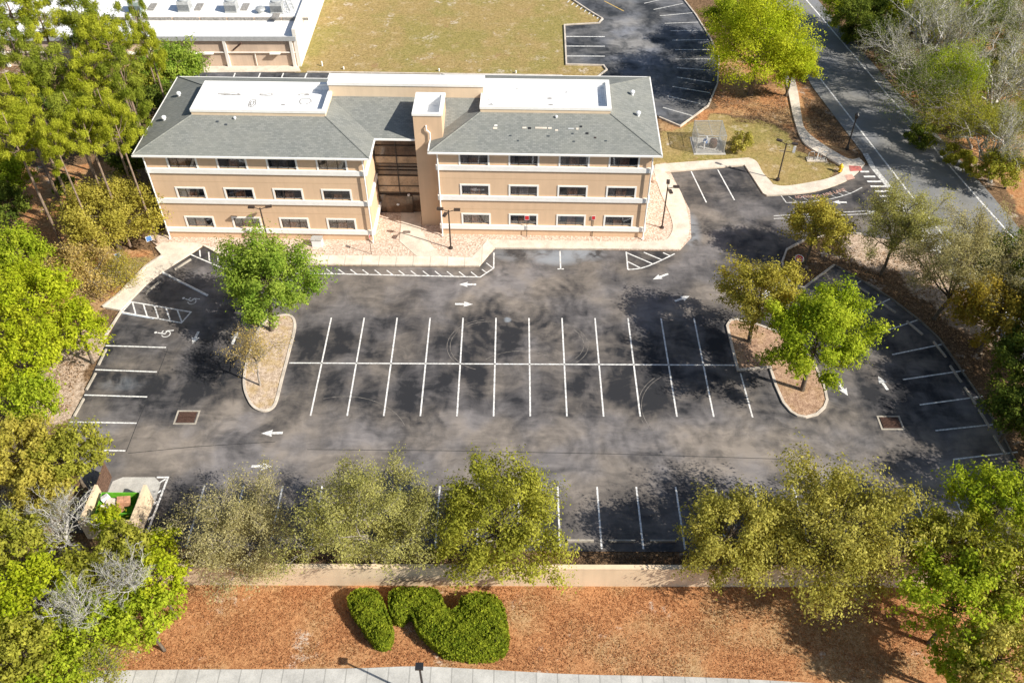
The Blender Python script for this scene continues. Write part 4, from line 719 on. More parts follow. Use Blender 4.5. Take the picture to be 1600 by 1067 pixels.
PAL = {  # two foliage colours and how far single sprigs differ
    'bright': ((.24, .33, .02), (.46, .52, .045)), 'lush': ((.16, .27, .03), (.37, .46, .07)), 'yellow': ((.31, .28, .04), (.55, .48, .10)), 'olive': ((.25, .24, .04), (.54, .49, .12)),
    'olivegreen': ((.22, .235, .03), (.46, .45, .07)), 'dark': ((.07, .11, .02), (.21, .25, .04)), 'beige': ((.33, .30, .13), (.55, .50, .25)), 'beigegreen': ((.28, .28, .08), (.52, .50, .17)), 'straw': ((.42, .32, .10), (.62, .48, .18)),
    'pine': ((.27, .31, .02), (.52, .54, .06)), 'pinedark': ((.16, .21, .02), (.38, .42, .06)), 'grey': ((.26, .27, .13), (.44, .44, .24)), 'orange': ((.26, .21, .03), (.50, .36, .06)), 'hedge': ((.12, .18, .015), (.34, .38, .035)), 'lime': ((.30, .38, .015), (.52, .55, .04))}
def crown_data(seed, rx, ry, rz, cz, off, n, size, pal, kind):
    """crown of leaf sprigs in clumps; also returns the clump centres for the limbs"""
    rg = np.random.default_rng(seed); Rm = (rx*ry*rz)**(1/3); pa, pb = (np.array(c) for c in PAL[pal])
    K = {'oak': 84, 'sparse': 60, 'bare': 34, 'pine': 27, 'bush': 22}[kind]
    if Rm > 3.5: K = int(K*1.35)
    zlo = -.5 if kind != 'pine' else -.9; fi = np.arange(K)+.5; dz = 1-(1-zlo)*fi/K; fa = fi*2.39996+seed; dh = np.sqrt(np.maximum(0, 1-dz*dz))
    d = unit(np.column_stack([dh*np.cos(fa), dh*np.sin(fa), dz])+rg.normal(0, .16, (K, 3)))
    lump = 1+.24*np.sin(d[:, 0]*3.1+seed)*np.cos(d[:, 1]*2.7+seed*1.7)+.12*np.sin(d[:, 2]*5+seed*.6+d[:, 0]*4)
    rr = rg.uniform(.2, 1, K)**(1/2.6)*lump*.93; C = d*rr[:, None]*np.array([rx, ry, rz])+np.array([off[0], off[1], cz])
    cr = Rm*rg.uniform(.13, .26, K)
    if kind == 'pine': cr = Rm*rg.uniform(.19, .30, K)
    if kind == 'bush': cr = Rm*rg.uniform(.2, .36, K)
    ct = rg.uniform(0, 1, K); wgt = cr**2*rg.uniform(.5, 1.4, K); idx = rg.choice(K, n, p=wgt/wgt.sum())
    q = unit(rg.normal(size=(n, 3))); rad = rg.uniform(0, 1, n)**(.45 if kind != 'sparse' else .7); flat = np.array([1, 1, .62 if kind == 'pine' else .8])
    L_ = 1+.35*np.sin(q[:, 0]*5+idx)*np.sin(q[:, 1]*6+idx*2.1)
    outd = unit((C-np.array([off[0], off[1], cz-rz*.5]))+rg.normal(0, .25*Rm, C.shape)); el = rg.uniform(.35, 1.2, K)*(0 if kind in ('pine', 'bush') else 1)
    qq = q*(rad*cr[idx]*L_)[:, None]*flat; ax = (qq*outd[idx]).sum(1, keepdims=True); P = C[idx]+qq+outd[idx]*ax*el[idx][:, None]*1.1
    if kind in ('sparse', 'oak'):       # hanging and reaching sprays
        m = rg.uniform(size=n) < .16; P[m] += unit(P[m]-np.array([off[0], off[1], cz]))*rg.uniform(0, .9, (m.sum(), 1))*cr.mean()*.9; P[m, 2] -= rg.uniform(0, .5, m.sum())*cr.mean()*.5
    nr = unit(unit(P-C[idx])*1.0+unit(rg.normal(size=(n, 3)))*.75+np.array([0, 0, .3]))
    mixv = np.clip(ct[idx]*.7+rg.uniform(-.25, .45, n)+.05, 0, 1)[:, None]; tint = (pa*(1-mixv)+pb*mixv)*rg.uniform(.72, 1.25, (n, 1))
    return rg, C, cr, P, nr, tint
def limb_mesh(name, seed, C, cr, base_r, fork, top, off, cz, mat, bare=0, Rm=3, lean=(0, 0)):
    rg = random.Random(seed); mb = MB(); T0 = Vector((0, 0, -.1)); TF = Vector((lean[0]*.5, lean[1]*.5, fork)); TT = Vector((off[0], off[1], top))
    mid = Vector((TF.x*.4+rg.uniform(-.08, .08), TF.y*.4+rg.uniform(-.08, .08), fork*.5))
    mb.tube([T0, T0+Vector((0, 0, .25)), mid, TF, TF.lerp(TT, .5)+Vector((rg.uniform(-.2, .2), rg.uniform(-.2, .2), 0)), TT], [base_r*1.45, base_r*1.1, base_r*.95, base_r*.85, base_r*.5, base_r*.18], 8)
    tA, tB = [], []
    for i, c in enumerate(C):
        c = Vector(c); f = min(.9, max(0, (c.z-fork)/max(.5, top-fork)*.55)); s = TF.lerp(TT, f); d = c-s
        m1 = s+d*.35+Vector((rg.uniform(-.15, .15), rg.uniform(-.15, .15), -.06*d.length)); m2 = s+d*.7+Vector((rg.uniform(-.2, .2), rg.uniform(-.2, .2), .05*d.length)); r0 = base_r*rg.uniform(.26, .44)*(1-f*.5)
        mb.tube([s, m1, m2, c], [r0, r0*.7, r0*.45, r0*.18], 5, False)
    return mb
def twigs(seed, C, cr, cen, per=26, r=.018, spread=1.25, sub=3):
    rg = np.random.default_rng(seed); K = len(C); idx = np.repeat(np.arange(K), per); n = len(idx); d = unit(unit(C[idx]-cen)*.75+unit(rg.normal(size=(n, 3)))*.9+np.array([0, 0, .22]))
    A = C[idx]-d*(cr[idx]*.5)[:, None]*rg.uniform(.1, 1, (n, 1)); Bp = A+d*(cr[idx]*spread)[:, None]*rg.uniform(.6, 1.2, (n, 1)); As, Bs, ra, rb = [A], [Bp], [np.full(n, r)], [np.full(n, r*.5)]
    for _ in range(sub):
        t = rg.uniform(.25, .95, (n, 1)); a = A+(Bp-A)*t; dd = unit(d*.9+unit(rg.normal(size=(n, 3)))*.8); b = a+dd*(cr[idx]*.6)[:, None]*rg.uniform(.4, 1, (n, 1)); As.append(a); Bs.append(b); ra.append(np.full(n, r*.6)); rb.append(np.full(n, r*.3))
    return prisms(np.concatenate(As), np.concatenate(Bs), np.concatenate(ra), np.concatenate(rb))
def skeleton(seed, fork, off, cz, rx, ry, rz, r0, levels, kids, k0=8):
    rg = np.random.default_rng(seed); F0 = np.array([off[0]*.35, off[1]*.35, fork]); a = rg.uniform(0, 6.28)+np.arange(k0)*2*math.pi/k0; el = rg.uniform(-.1, 1.2, k0); el[0] = 1.5
    tg = np.column_stack([np.cos(a)*np.cos(el)*rx, np.sin(a)*np.cos(el)*ry, np.sin(el)*rz])*rg.uniform(.68, .92, (k0, 1))+np.array([off[0], off[1], cz])
    A = np.repeat(F0[None], k0, 0)+np.column_stack([np.zeros(k0), np.zeros(k0), rg.uniform(0, rz*.5, k0)]); Bp = tg; rad = np.full(k0, r0); out = ([], [], [], []); tips = []
    for lv in range(levels):
        n = len(A); Ln = np.linalg.norm(Bp-A, axis=1, keepdims=True); m1 = A+(Bp-A)*.35+rg.normal(0, .07, (n, 3))*Ln; m2 = A+(Bp-A)*.7+rg.normal(0, .06, (n, 3))*Ln; pts = [A, m1, m2, Bp]; rr = [1, .72, .5, .28]
        for i_ in range(3): out[0].append(pts[i_]); out[1].append(pts[i_+1]); out[2].append(rad*rr[i_]); out[3].append(rad*rr[i_+1])
        if lv >= levels-2: tips += [m1, m2, Bp]
        if lv == levels-1: break
        kk = kids[lv]; idx = np.repeat(np.arange(n), kk); t = np.tile(np.linspace(.3, 1, kk), n)+rg.uniform(-.06, .0, n*kk); t = np.clip(t, 0, 1); seg = np.minimum((t*3).astype(int), 2); P4 = np.stack(pts, 1); f = (t*3-seg)[:, None]
        S = P4[idx, seg]*(1-f)+P4[idx, seg+1]*f; pd = unit((Bp-A)[idx]); d = unit(pd*.95+unit(rg.normal(size=S.shape))*.85+np.array([0, 0, .12])); L2 = Ln[idx]*rg.uniform(.34, .58, (len(idx), 1))
        A, Bp, rad = S, S+d*L2, rad[idx]*.48
    V, Q = prisms(*(np.concatenate(o_) for o_ in out)); return V, Q, np.concatenate(tips)
cache = {}; TC = [0]
NAMES = {'oak': 'leafy_tree', 'sparse': 'sparse_tree', 'bare': 'bare_tree', 'pine': 'pine_tree', 'bush': 'shrub'}
def plant(kind, cx, cy, rpx, pal, label, zc=None, base=None, by=None, ry=1.0, rzf=.85, dens=1.0, proto=None, bark_=None, group=None, name=None, cat=None, leaf=None, rmax=None):
    """crown centre seen at photo position (cx,cy); stands on its own ground point"""
    TC[0] += 1; seed = 100+TC[0]
    if base is not None: bs = G(*base)
    elif by is not None: bs = np.array([0, by, 0.])
    if base is not None or by is not None:
        c = onY(cx, cy, bs[1]); zc_ = c[2]
        if by is not None: bs = np.array([c[0], by, 0.])
    else: c = G(cx, cy, zc); zc_ = zc; bs = np.array([c[0], c[1], 0.])
    if group == 'trees beyond the bend of the road': bs[0] = max(bs[0], np.interp(bs[1], [60, 72, 82, 93, 115, 150], [48.4, 46.9, 45.3, 43.4, 40.2, 35.2]) + .3*((TC[0]*7) % 5))
    r_ = rpx/ppm(c); rx, ry_, rz = r_, r_*ry, min(r_*rzf, zc_*.86 if kind != 'bush' else 99); off = (c[0]-bs[0], c[1]-bs[1])
    if kind == 'bush': zc_ = max(zc_, .3)
    root = empty(name or NAMES[kind], (bs[0], bs[1], 0)); tag(root, label, cat or ('shrub' if kind == 'bush' else 'tree'), group)
    key = (proto, kind, pal) if proto is not None else None; sc_ = 1.0; rz0 = 0
    if key:      # far-wood trees: a few grown shapes, turned and scaled
        if key not in cache:
            Rb = {'pine': 2.7, 'oak': 3.6, 'bush': 1.6, 'sparse': 3.4, 'bare': 3.4}[kind]; zb = {'pine': 11.5, 'oak': 5.2, 'bush': .9, 'sparse': 5, 'bare': 5}[kind]
            cache[key] = (make(kind, 7000+sum(map(ord, proto))+len(cache)*13, Rb, Rb, Rb*(.95 if kind == 'pine' else .8), zb, (0, 0), pal, dens, bark_, leaf), Rb, zb)
        parts, Rb, zb = cache[key]; sc_ = r_/Rb; root.scale = (sc_, sc_, zc_/zb if kind != 'bush' else sc_); root.rotation_euler = (0, 0, TC[0]*2.39)
    else: parts = make(kind, seed, rx, ry_, rz, zc_, off, pal, dens, bark_, leaf)
    for nm, me in parts:
        o_ = bpy.data.objects.new(nm, me); col.objects.link(o_); o_.parent = root
    return root
def make(kind, seed, rx, ry, rz, cz, off, pal, dens, bark_, leaf):
    Rm = (rx*ry*rz)**(1/3); area = 4*math.pi*Rm*Rm; out = []
    npm = {'oak': 125, 'sparse': 66, 'bare': 5, 'pine': 200, 'bush': 190}[kind]; sz = leaf or {'oak': .185, 'sparse': .115, 'bare': .1, 'pine': .30, 'bush': .16}[kind]; asp = {'oak': .55, 'sparse': .5, 'bare': .6, 'pine': .17, 'bush': .6}[kind]
    n = int(area*npm*dens*(.23/sz)**1.2); n = max(300, min(n, 46000)); bk = bark_ or {'oak': 'bark', 'sparse': 'bark_grey', 'bare': 'bark_pale', 'pine': 'bark_pine', 'bush': 'bark'}[kind]
    fork = {'oak': max(.8, cz-rz*.75), 'sparse': max(.7, cz-rz*.85), 'bare': max(.5, cz-rz*.9), 'pine': cz-rz*.9, 'bush': .15}[kind]; br_ = {'oak': .055, 'sparse': .045, 'bare': .055, 'pine': .06, 'bush': .03}[kind]*Rm
    if kind in ('sparse', 'bare'):
        V, Q, tips = skeleton(seed, fork, off, cz, rx, ry, rz, br_*.62, 5 if kind == 'bare' else 4, (6, 5, 4, 3), 9)
        out.append(('limbs', mesh_np('limbs', V, Q, None, 'tint', M[bk]))); rg = np.random.default_rng(seed+5)
        idx = rg.integers(0, len(tips), n); P = tips[idx]+rg.normal(0, .17 if kind == 'bare' else .24, (n, 3)); dr = unit(P-np.array([off[0], off[1], cz-rz])); nr = unit(unit(rg.normal(size=(n, 3)))+dr*.6+np.array([0, 0, .3]))
        pa, pb = (np.array(c) for c in PAL[pal]); ch = .5+.5*np.sin(P[:, 0]*1.9+seed)*np.sin(P[:, 1]*2.3+P[:, 2]*2); mx = np.clip(ch*.6+rg.uniform(-.2, .5, n), 0, 1)[:, None]; tint = (pa*(1-mx)+pb*mx)*rg.uniform(.75, 1.2, (n, 1)); C = np.zeros((0, 3)); cr = None
    else: rg, C, cr, P, nr, tint = crown_data(seed, rx, ry, rz, cz, off, n, sz, pal, kind)
    keep = P[:, 2] > .08; P, nr, tint = P[keep], nr[keep], tint[keep]
    V, T = leaves(rg, P, nr, sz, asp, tint); Q = np.arange(len(V)).reshape(-1, 4); out.append(('crown', mesh_np('crown', V, Q, T, 'tint', M['leaf'])))
    mb = limb_mesh('trunk', seed, C[::2], cr, br_, fork, cz+rz*(.35 if kind not in ('pine', 'sparse', 'bare') else .8 if kind == 'pine' else .05), (off[0]*(.35 if kind in ('sparse', 'bare') else 1), off[1]*(.35 if kind in ('sparse', 'bare') else 1)), cz, bk, lean=off)
    me = bpy.data.meshes.new('trunk'); me.from_pydata(mb.v, [], mb.f); me.materials.append(M[bk]); me.polygons.foreach_set('use_smooth', [True]*len(me.polygons)); out.append(('trunk', me))
    return out

# -- trees of the parking lot
plant('oak', 420, 436, 73, 'lush', 'lush bright green tree at the top of the narrow left island', base=(425, 517), dens=1.35, rzf=.95)
plant('sparse', 403, 550, 40, 'straw', 'small nearly bare yellow-brown tree on the narrow left island', base=(407, 603), dens=.6, rzf=.75)
plant('sparse', 378, 842, 88, 'beige', 'bare-looking beige tree at the left end of the row along the cream wall', by=31, dens=1.5, rzf=.8)
plant('sparse', 573, 832, 100, 'beigegreen', 'twiggy beige-green tree above the small tongue-shaped hedge, hanging over the cream wall', by=30.6, dens=1.7, rzf=.9)
plant('oak', 779, 820, 114, 'olivegreen', 'yellow-green tree standing alone in the middle of the cream wall row', by=31, dens=.85, rzf=.78, leaf=.17)
plant('oak', 1143, 838, 84, 'olive', 'olive tree left of the biggest olive tree behind the cream wall', by=31, dens=.9, leaf=.165, rzf=1.1)
plant('oak', 1300, 832, 118, 'olive', 'biggest olive tree of the row, spreading over the cream wall', by=30.9, dens=.85, leaf=.17, rzf=1.0)
plant('oak', 1187, 465, 66, 'yellow', 'yellow tree on the left tip of the right island', base=(1170, 535), dens=.9, leaf=.18)
plant('oak', 1279, 523, 74, 'bright', 'bright yellow-green tree on the lower part of the right island', base=(1253, 610), dens=1.45, rzf=1.0)
plant('oak', 1279, 355, 50, 'yellow', 'small mustard tree on the corner island behind the stop sign', base=(1257, 410), dens=1.0, leaf=.17)
plant('sparse', 1404, 362, 64, 'beigegreen', 'thin dark-limbed tree between the crosswalk and the slanted stalls', base=(1376, 429), dens=1.7, bark_='bark')
plant('sparse', 1512, 428, 78, 'beige', 'feathery beige tree leaning towards the road edge', base=(1460, 498), dens=2.2, bark_='bark')
plant('oak', 1562, 488, 66, 'orange', 'dark tree with orange-yellow tips at the right frame edge beyond the stalls', zc=4.2, dens=1.0, leaf=.2)
plant('oak', 1600, 560, 56, 'dark', 'dark green tree at the right frame edge below the orange-tipped tree', zc=4, dens=1.0)
plant('oak', 1592, 640, 50, 'dark', 'dark green tree shading the lowest slanted stalls', zc=3.6, dens=1.0)
# -- bottom right
BR = 'trees in the bottom right corner'
for a in (('oak', 1475, 850, 62, 'olivegreen', 'mid-green tree between the biggest olive tree and the bottom right corner', 4.6), ('oak', 1560, 790, 74, 'bright', 'bright green tree at the right frame edge above the bottom corner', 5), ('oak', 1497, 940, 80, 'bright', 'bright green tree spilling over the right end of the straw verge', 5),
          ('oak', 1575, 920, 72, 'olivegreen', 'olive-green tree at the right frame edge below the bright one', 5.5), ('oak', 1560, 1030, 68, 'olive', 'olive tree in the bottom right corner', 5), ('sparse', 1600, 860, 46, 'olivegreen', 'thin tree between two crowns at the lower right frame edge', 6), ('oak', 1505, 1040, 50, 'bright', 'small bright tree at the bottom edge near the right corner', 3.6)):
    plant(*a[:6], zc=a[6], dens=.9, group=BR, leaf=.2)
# -- top right
TR = 'trees beyond the bend of the road'
plant('oak', 1190, 62, 74, 'lime', 'tall dense yellow-green tree between the back lot and the road', base=(1172, 148), dens=1.3, rzf=1.15)
plant('oak', 1240, 100, 40, 'lime', 'yellow-green tree overhanging the road beside the tall dense one', base=(1228, 150), dens=1.2)
plant('oak', 1146, 28, 42, 'bright', 'green tree at the top end of the back lot kerb', zc=4, dens=1.2)
for a in (('oak', 1322, 2, 44, 'bright', 'bright green tree at the top frame edge right of the road', 4), ('oak', 1378, 18, 46, 'dark', 'dark green tree top beside the upper road', 4), ('bush', 1345, 45, 30, 'dark', 'dark roadside shrub under the upper trees', 1.2), ('oak', 1435, 22, 46, 'lime', 'yellow-green tree at the top frame edge among bare limbs', 5), ('oak', 1500, 18, 40, 'bright', 'bright tree top beside the red shrub at the top right', 5),
          ('bare', 1448, 62, 60, 'grey', 'bare grey tree with white limbs nearest the upper road', 6), ('bare', 1492, 65, 60, 'grey', 'bare white-limbed tree in the middle of the top right wood', 5.5), ('bare', 1564, 140, 80, 'grey', 'large bare grey tree at the right frame edge with upright pale limbs', 4.5), ('bare', 1392, 88, 36, 'grey', 'small bare brown tree at the road edge', 5),
          ('bare', 1555, 235, 62, 'grey', 'bare grey tree above the straw bank at the right frame edge', 3.6), ('sparse', 1492, 120, 46, 'bright', 'thin light green tree below the white limbs', 6.5), ('sparse', 1442, 150, 42, 'dark', 'thin dark green tree reaching over the road line', 6), ('sparse', 1508, 200, 48, 'olivegreen', 'thin yellow-green tree leaning over the road edge', 5.5), ('oak', 1562, 262, 34, 'olivegreen', 'low green tree at the lower end of the right wood', 2.4),
          ('bare', 1425, 115, 30, 'grey', 'small bare tree standing in orange straw by the road', 2.6), ('sparse', 1540, 60, 46, 'dark', 'dark thin tree beside the pale ground patch', 5), ('bare', 1590, 60, 50, 'grey', 'bare tree at the top right corner', 5), ('sparse', 1588, 200, 40, 'olivegreen', 'thin olive tree at the right frame edge in the bare wood', 4), ('bush', 1440, 212, 26, 'dark', 'dark shrub at the road edge under the leaning trees', .9), ('bush', 1500, 250, 24, 'olivegreen', 'green shrub at the lower road edge of the wood', .9), ('bush', 1395, 60, 28, 'olive', 'brown-green shrub beside the upper road', .9),
          ('oak', 1372, 55, 32, 'dark', 'dark spreading tree shading the upper road', 6), ('oak', 1335, 20, 30, 'dark', 'dark tree at the top road edge', 6), ('oak', 1420, 130, 22, 'dark', 'small dark tree throwing shade on the road bend', 5.5), ('bush', 1470, 95, 34, 'dark', 'dark shrub under the bare white-limbed trees', 1.3), ('bush', 1530, 115, 36, 'dark', 'dark shrub between the pale patch and the bare trees', 1.3), ('bush', 1575, 190, 36, 'dark', 'dark shrub below the large bare grey tree', 1.2), ('bush', 1520, 185, 30, 'olivegreen', 'green shrub in the middle of the right wood', 1.2), ('oak', 1470, 160, 32, 'olivegreen', 'light olive tree in the middle of the right wood', 4), ('oak', 1592, 110, 30, 'olivegreen', 'olive tree at the right frame edge above the bare grey tree', 4), ('oak', 1560, 20, 34, 'dark', 'dark tree in the top right corner', 5), ('oak', 1505, 150, 26, 'bright', 'small bright tree beside the large bare grey tree', 4)):
    plant(*a[:6], zc=a[6], dens={'sparse': 1.5, 'bare': 4.5}.get(a[0], 1.0), group=TR, bark_='bark_pale' if a[0] == 'bare' else None)
r = plant('bush', 1530, 3, 9, 'orange', 'small red-leaved shrub at the top right frame edge', zc=1.0)
plant('bush', 1160, 223, 22, 'olive', 'low rounded shrub on the lawn right of the chain-link cage', zc=.8, dens=.5)
# -- left wood: pines
LW = 'pines in the left wood'
pn = [(18, 70, 46, 'pinedark'), (62, 30, 44, 'pine'), (118, 18, 42, 'pinedark'), (165, 62, 44, 'pine'), (22, 150, 50, 'pine'), (82, 108, 46, 'pinedark'), (138, 118, 46, 'pine'), (192, 118, 42, 'pinedark'), (55, 190, 46, 'pine'), (112, 180, 48, 'pinedark'), (165, 175, 42, 'pine'), (205, 168, 34, 'pinedark'), (20, 235, 46, 'pine'), (135, 228, 40, 'pine'), (85, 245, 34, 'pine'), (182, 222, 34, 'pine'), (212, 30, 26, 'pinedark'), (10, 10, 44, 'pinedark'), (232, 72, 30, 'pine')]
pl_ = ['tall pine at the upper left frame edge beside the warehouse', 'yellow-green pine in front of the left warehouse roof', 'darker pine in front of the warehouse roof vents', 'pine rising before the warehouse wall', 'bright broad pine at the left frame edge, middle of the wood', 'dark pine just right of the left edge pine', 'full pine in the middle of the upper wood', 'darker pine between the middle pine and the office roof', 'yellow pine with bare lower trunk left of centre in the wood', 'dark pine at the heart of the left wood', 'bright pine near the left eave of the office', 'small dark pine touching the left eave of the office', 'bright pine at the left frame edge with leaning trunks below', 'bright pine lowest in the wood above the yellow oak', 'small pine with pale trunk lowest at left centre', 'small bright pine beside the front left eave', 'thin pine tallest against the white warehouse roof', 'dark pine in the top left corner', 'thin pine beside the leafy tree at the warehouse wall']
for i, (x, y, r_, p_) in enumerate(pn): plant('pine', x, y if y < 200 else y-22, r_*.9, p_, pl_[i], zc=(12.5 if y < 120 else 12 if y < 200 else 12) if i != 16 else 13, proto=f'p{i % 4}', dens=.9, group=LW)
LT = 'broadleaf trees of the left wood'
for i, a in enumerate((('oak', 272, 108, 48, 'lush', 'lush broadleaf tree between the warehouse wall and the office roof', 6), ('oak', 228, 120, 38, 'olivegreen', 'olive-green tree behind the back left eave', 6), ('oak', 245, 160, 34, 'dark', 'dark tree tucked against the left roof edge', 5), ('oak', 12, 318, 34, 'dark', 'dark green tree under the leaning pine trunks', 3), ('oak', 205, 250, 32, 'dark', 'dark undergrowth tree at the front left eave', 3.5), ('bush', 100, 292, 20, 'dark', 'dark low shrub between pine trunks', 1), ('oak', 150, 60, 40, 'dark', 'dark tree under the pines by the warehouse', 5), ('oak', 60, 150, 46, 'dark', 'dark filling tree under the upper pines', 5), ('oak', 150, 180, 44, 'dark', 'dark tree under the middle pines', 5), ('oak', 10, 270, 40, 'bright', 'bright green tree at the left frame edge under the pines', 4),
        ('oak', 30, 395, 46, 'bright', 'bright green tree at the left frame edge beside the yellow oak', 4), ('oak', 50, 470, 64, 'lime', 'bright lime tree at the left frame edge, upper of the lime group', 4.5), ('oak', 118, 510, 46, 'lime', 'lime tree reaching towards the kerb and the left stalls', 4), ('oak', 30, 560, 62, 'lime', 'broad lime tree in the middle of the left frame edge', 4.5), ('oak', 48, 630, 46, 'bright', 'bright tree beside the sandy bank', 3.8),
        ('oak', 30, 710, 62, 'yellow', 'yellow-green tree at the left frame edge above the dumpster gate', 4.5), ('oak', 105, 712, 54, 'olivegreen', 'yellow-green tree reaching over the brown gate', 4.2), ('oak', 62, 775, 48, 'yellow', 'yellow tree left of the dumpster enclosure', 4))):
    plant(*a[:6], zc=a[6], dens=1.0, group=LT, leaf=.21, rzf=.9)
plant('oak', 166, 338, 72, 'yellow', 'big mustard-coloured oak at the left end of the office front', zc=3.6, dens=1.05, leaf=.18)
plant('sparse', 118, 425, 62, 'straw', 'wide straw-coloured brush below the mustard oak', zc=1.7, dens=1.3, rzf=.5, leaf=.17)
plant('sparse', 185, 425, 34, 'yellow', 'yellow brush beside the curving left sidewalk', zc=1.2, dens=1.2, rzf=.5)
# -- bottom left
LB = 'trees in the bottom left corner'
for a in (('bare', 92, 822, 56, 'grey', 'bare white-limbed tree left of the dumpster enclosure', 4.5), ('oak', 28, 850, 56, 'olivegreen', 'olive tree at the left frame edge beside white limbs', 5), ('oak', 168, 812, 24, 'lime', 'small lime sapling leaning over the dumpster enclosure', 2.6), ('oak', 193, 856, 46, 'olivegreen', 'green tree directly below the dumpster enclosure', 4.5), ('oak', 250, 852, 30, 'lime', 'small lime tree at the corner of the lot beside the first stall line', 3.4), ('oak', 243, 905, 48, 'lime', 'bright lime tree at the left end of the cream wall', 4.5), ('oak', 225, 962, 50, 'bright', 'bright tree edging the straw verge at the left', 4.2),
          ('bare', 200, 905, 50, 'grey', 'bare grey crown in the middle of the bottom left wood', 6.2), ('oak', 130, 905, 50, 'olivegreen', 'green tree in the middle of the bottom left wood', 4.5), ('oak', 50, 935, 66, 'lime', 'broad lime tree at the left frame edge, bottom wood', 5.5), ('bare', 115, 955, 46, 'grey', 'bare twiggy tree above the bottom sidewalk end', 6.5), ('oak', 140, 985, 56, 'bright', 'green tree above the white patch at the bottom edge', 4.5), ('oak', 30, 1025, 62, 'olivegreen', 'olive-green tree in the bottom left corner', 5.5), ('oak', 105, 1050, 52, 'bright', 'bright tree at the bottom edge near the left corner', 4.5), ('sparse', 160, 1050, 42, 'olivegreen', 'thin tree at the left end of the bottom sidewalk', 4), ('sparse', 205, 1000, 30, 'straw', 'straw-coloured brush at the left end of the straw verge', 1.5), ('sparse', 60, 790, 44, 'beige', 'beige brush on the sand left of the enclosure', 2)):
    plant(*a[:6], zc=a[6], dens=.95, group=LB, leaf=.2 if a[0] == 'oak' else None)
# -- wood east of the lot whose shade lies on the slanted stalls
for x, y, h, s_, lb in ((42.5, 37.5, 6.8, 4.4, 'olive-green tree east of the lowest slanted stalls'), (43, 44.5, 7.2, 4.5, 'tall olive-green tree east of the lower slanted stalls'), (43, 51, 7, 4.2, 'tall olive-green tree between the slanted stalls and the road'), (37.8, 40.5, 4.2, 2.6, 'low dark tree right behind the kerb of the lower slanted stalls'), (36.5, 34, 5, 3.6, 'olive-green tree by the bottom end of the slanted stalls'), (40.5, 47.5, 6.2, 3.4, 'mid-green tree behind the kerb of the middle slanted stalls'), (38.6, 55.5, 5.2, 2.8, 'mid-green tree near the road beyond the upper slanted stalls')):
    P = np.array([x, y, h]); v = P-CO; cx = 800+F*(v@RT)/(v@FW); cyy = 533.5-F*(v@UP)/(v@FW)
    plant('oak', float(cx), float(cyy), s_*ppm(P), 'olivegreen' if s_ > 3 else 'dark', lb, zc=h, dens=.8, group='trees east of the slanted stalls')

# -- clipped hedges
def hedge(px, h, label, seed):
    w_ = smooth(GG(px, h*.8), True, 5); c = np.mean(w_, 0); r = empty('clipped_hedge', (c[0], c[1], 0)); tag(r, label, 'hedge', 'clipped hedges on the straw verge'); loc = [(a-c[0], b-c[1]) for a, b in w_]
    core = [(a*.93, b*.93) for a, b in loc]; L_, R_ = offs(loc, .3, True); rg = np.random.default_rng(seed); inner = MB(); n = len(loc)
    ins = R_ if abs(sum(R_[i][0]*R_[(i+1) % n][1]-R_[(i+1) % n][0]*R_[i][1] for i in range(n))) < abs(sum(L_[i][0]*L_[(i+1) % n][1]-L_[(i+1) % n][0]*L_[i][1] for i in range(n))) else L_
    ins2 = [(a*.9+0, b*.9+0) for a, b in ins]; MB().prism(ins, 0, h*.6).build('branches', M['bark'], r)
    xs = np.array(loc); lo, hi = xs.min(0)-.3, xs.max(0)+.3; P = rg.uniform(lo, hi, (60000, 2)); ok = inpoly(P[:, 0], P[:, 1], loc); P = P[ok]
    seg = np.array(loc); nx_ = np.roll(seg, -1, 0); D = np.full(len(P), 9.)
    for a, b in zip(seg, nx_):
        ab = b-a; t = np.clip(((P-a)@ab)/(ab@ab+1e-9), 0, 1); D = np.minimum(D, np.linalg.norm(P-(a+t[:, None]*ab), axis=1))
    m = int(min(len(P), 3600*(hi[0]-lo[0])*(hi[1]-lo[1])/8)); P = P[:m]; D = D[:m]; zt = h*(1-.5*np.exp(-D/.16))+.13*np.sin(P[:, 0]*2.1+seed)*np.cos(P[:, 1]*2.6)+.07*np.sin(P[:, 0]*5+seed)*np.cos(P[:, 1]*6)+.04*np.sin(P[:, 0]*11)*np.cos(P[:, 1]*9)+rg.normal(0, .05, m)
    Pt = np.column_stack([P, zt]); k_ = 9000; si = rg.integers(0, n, k_); t = rg.uniform(0, 1, k_)[:, None]; S = seg[si]*(1-t)+nx_[si]*t; S = S*1.0+rg.normal(0, .04, (k_, 2)); Ps = np.column_stack([S, rg.uniform(.02, h*.86, k_)]); P3 = np.concatenate([Pt, Ps])
    nr = unit(rg.normal(size=P3.shape)*.7+np.array([0, 0, .9])); pa, pb = (np.array(q) for q in PAL['hedge']); cl = .5+.5*np.sin(P3[:, 0]*2.3+seed)*np.cos(P3[:, 1]*3.1); mx = np.clip(rg.uniform(-.1, .8, len(P3))+.35*cl, 0, 1)[:, None]
    V, T = leaves(rg, P3, nr, .15, .6, (pa*(1-mx)+pb*mx)*rg.uniform(.7, 1.25, (len(P3), 1))); o_ = bpy.data.objects.new('foliage', mesh_np('foliage', V, np.arange(len(V)).reshape(-1, 4), T, 'tint', M['leaf'])); col.objects.link(o_); o_.parent = r
hedge([(545, 932), (560, 921), (582, 921), (594, 932), (604, 957), (612, 982), (607, 1000), (595, 1005), (582, 998), (566, 976), (550, 952)], 1.15, 'small tongue-shaped clipped hedge under the twiggy beige-green tree', 3)
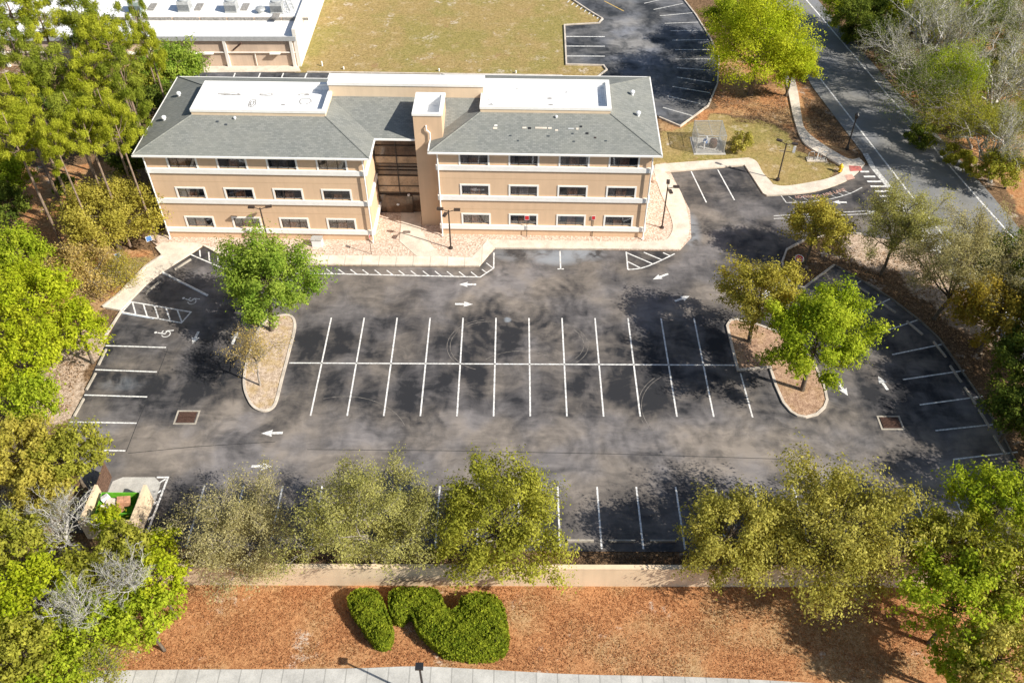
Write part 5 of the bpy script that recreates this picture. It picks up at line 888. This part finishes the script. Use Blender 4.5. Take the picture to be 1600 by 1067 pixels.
hedge([(609, 930), (618, 919), (645, 917), (672, 918), (687, 928), (692, 943), (703, 953), (716, 948), (722, 933), (740, 926), (764, 927), (783, 941), (791, 970), (793, 1000), (783, 1016), (755, 1023), (722, 1021), (695, 1016), (670, 998), (652, 978), (646, 961), (638, 956), (628, 965), (615, 961), (609, 948)], 1.25, 'large winding clipped hedge with a broad rounded right end', 9)

# -- fallen leaves and straw clumps, too many to count
def scatter(name, polys, n, pal, size, seed, asp=.35, z=.0):
    rg = np.random.default_rng(seed); PP = []
    for pl in polys:
        w_ = GG(pl); a = np.array(w_); q = rg.uniform(a.min(0), a.max(0), (n*2, 2)); q = q[inpoly(q[:, 0], q[:, 1], w_)][:n]; PP.append(q)
    P = np.concatenate(PP); dn = np.sin(P[:, 0]*.9+seed)*np.cos(P[:, 1]*1.3)+.5*np.sin(P[:, 0]*2.7)*np.cos(P[:, 1]*3.1); P = P[dn+rg.normal(0, .7, len(P)) > -.35]; m = len(P)
    P3 = np.column_stack([P, np.full(m, z-.03)+rg.uniform(0, .06, m)]); nr = unit(rg.normal(size=P3.shape)*.45+np.array([0, 0, 1])); pa, pb = (np.array(q) for q in pal); mx = rg.uniform(0, 1, (m, 1))
    V, T = leaves(rg, P3, nr, size, asp, (pa*(1-mx)+pb*mx)*rg.uniform(.7, 1.2, (m, 1))); o_ = bpy.data.objects.new(name, mesh_np(name, V, np.arange(len(V)).reshape(-1, 4), T, 'tint', M['leaf'])); col.objects.link(o_)
    tag(o_, 'rusty brown fallen leaves and pine straw', name.replace('_', ' '), kind='stuff')
scatter('fallen_leaves', [[(160, 915), (1480, 918), (1520, 1060), (1221, 1062), (900, 1051), (652, 1039), (280, 1044), (120, 1044)]], 76000, ((.24, .10, .045), (.62, .34, .17)), .10, 1)
scatter('leaf_litter', [[(1310, 405), (1340, 385), (1420, 400), (1480, 420), (1590, 560), (1530, 600), (1440, 495), (1345, 430)], [(1100, 140), (1225, 140), (1240, 200), (1150, 190)], [(1253, 150), (1280, 160), (1330, 240), (1275, 215)], [(100, 400), (240, 400), (150, 480), (110, 640), (60, 650)]], 6000, ((.16, .10, .06), (.58, .42, .28)), .17, 2)
scatter('dry_leaves', [[(285, 866), (1400, 868), (1400, 884), (285, 882)]], 9000, ((.12, .08, .05), (.42, .28, .18)), .15, 3)
print('trees', TC[0], 'tris approx', sum(len(o.data.polygons) for o in bpy.data.objects if o.type == 'MESH'))
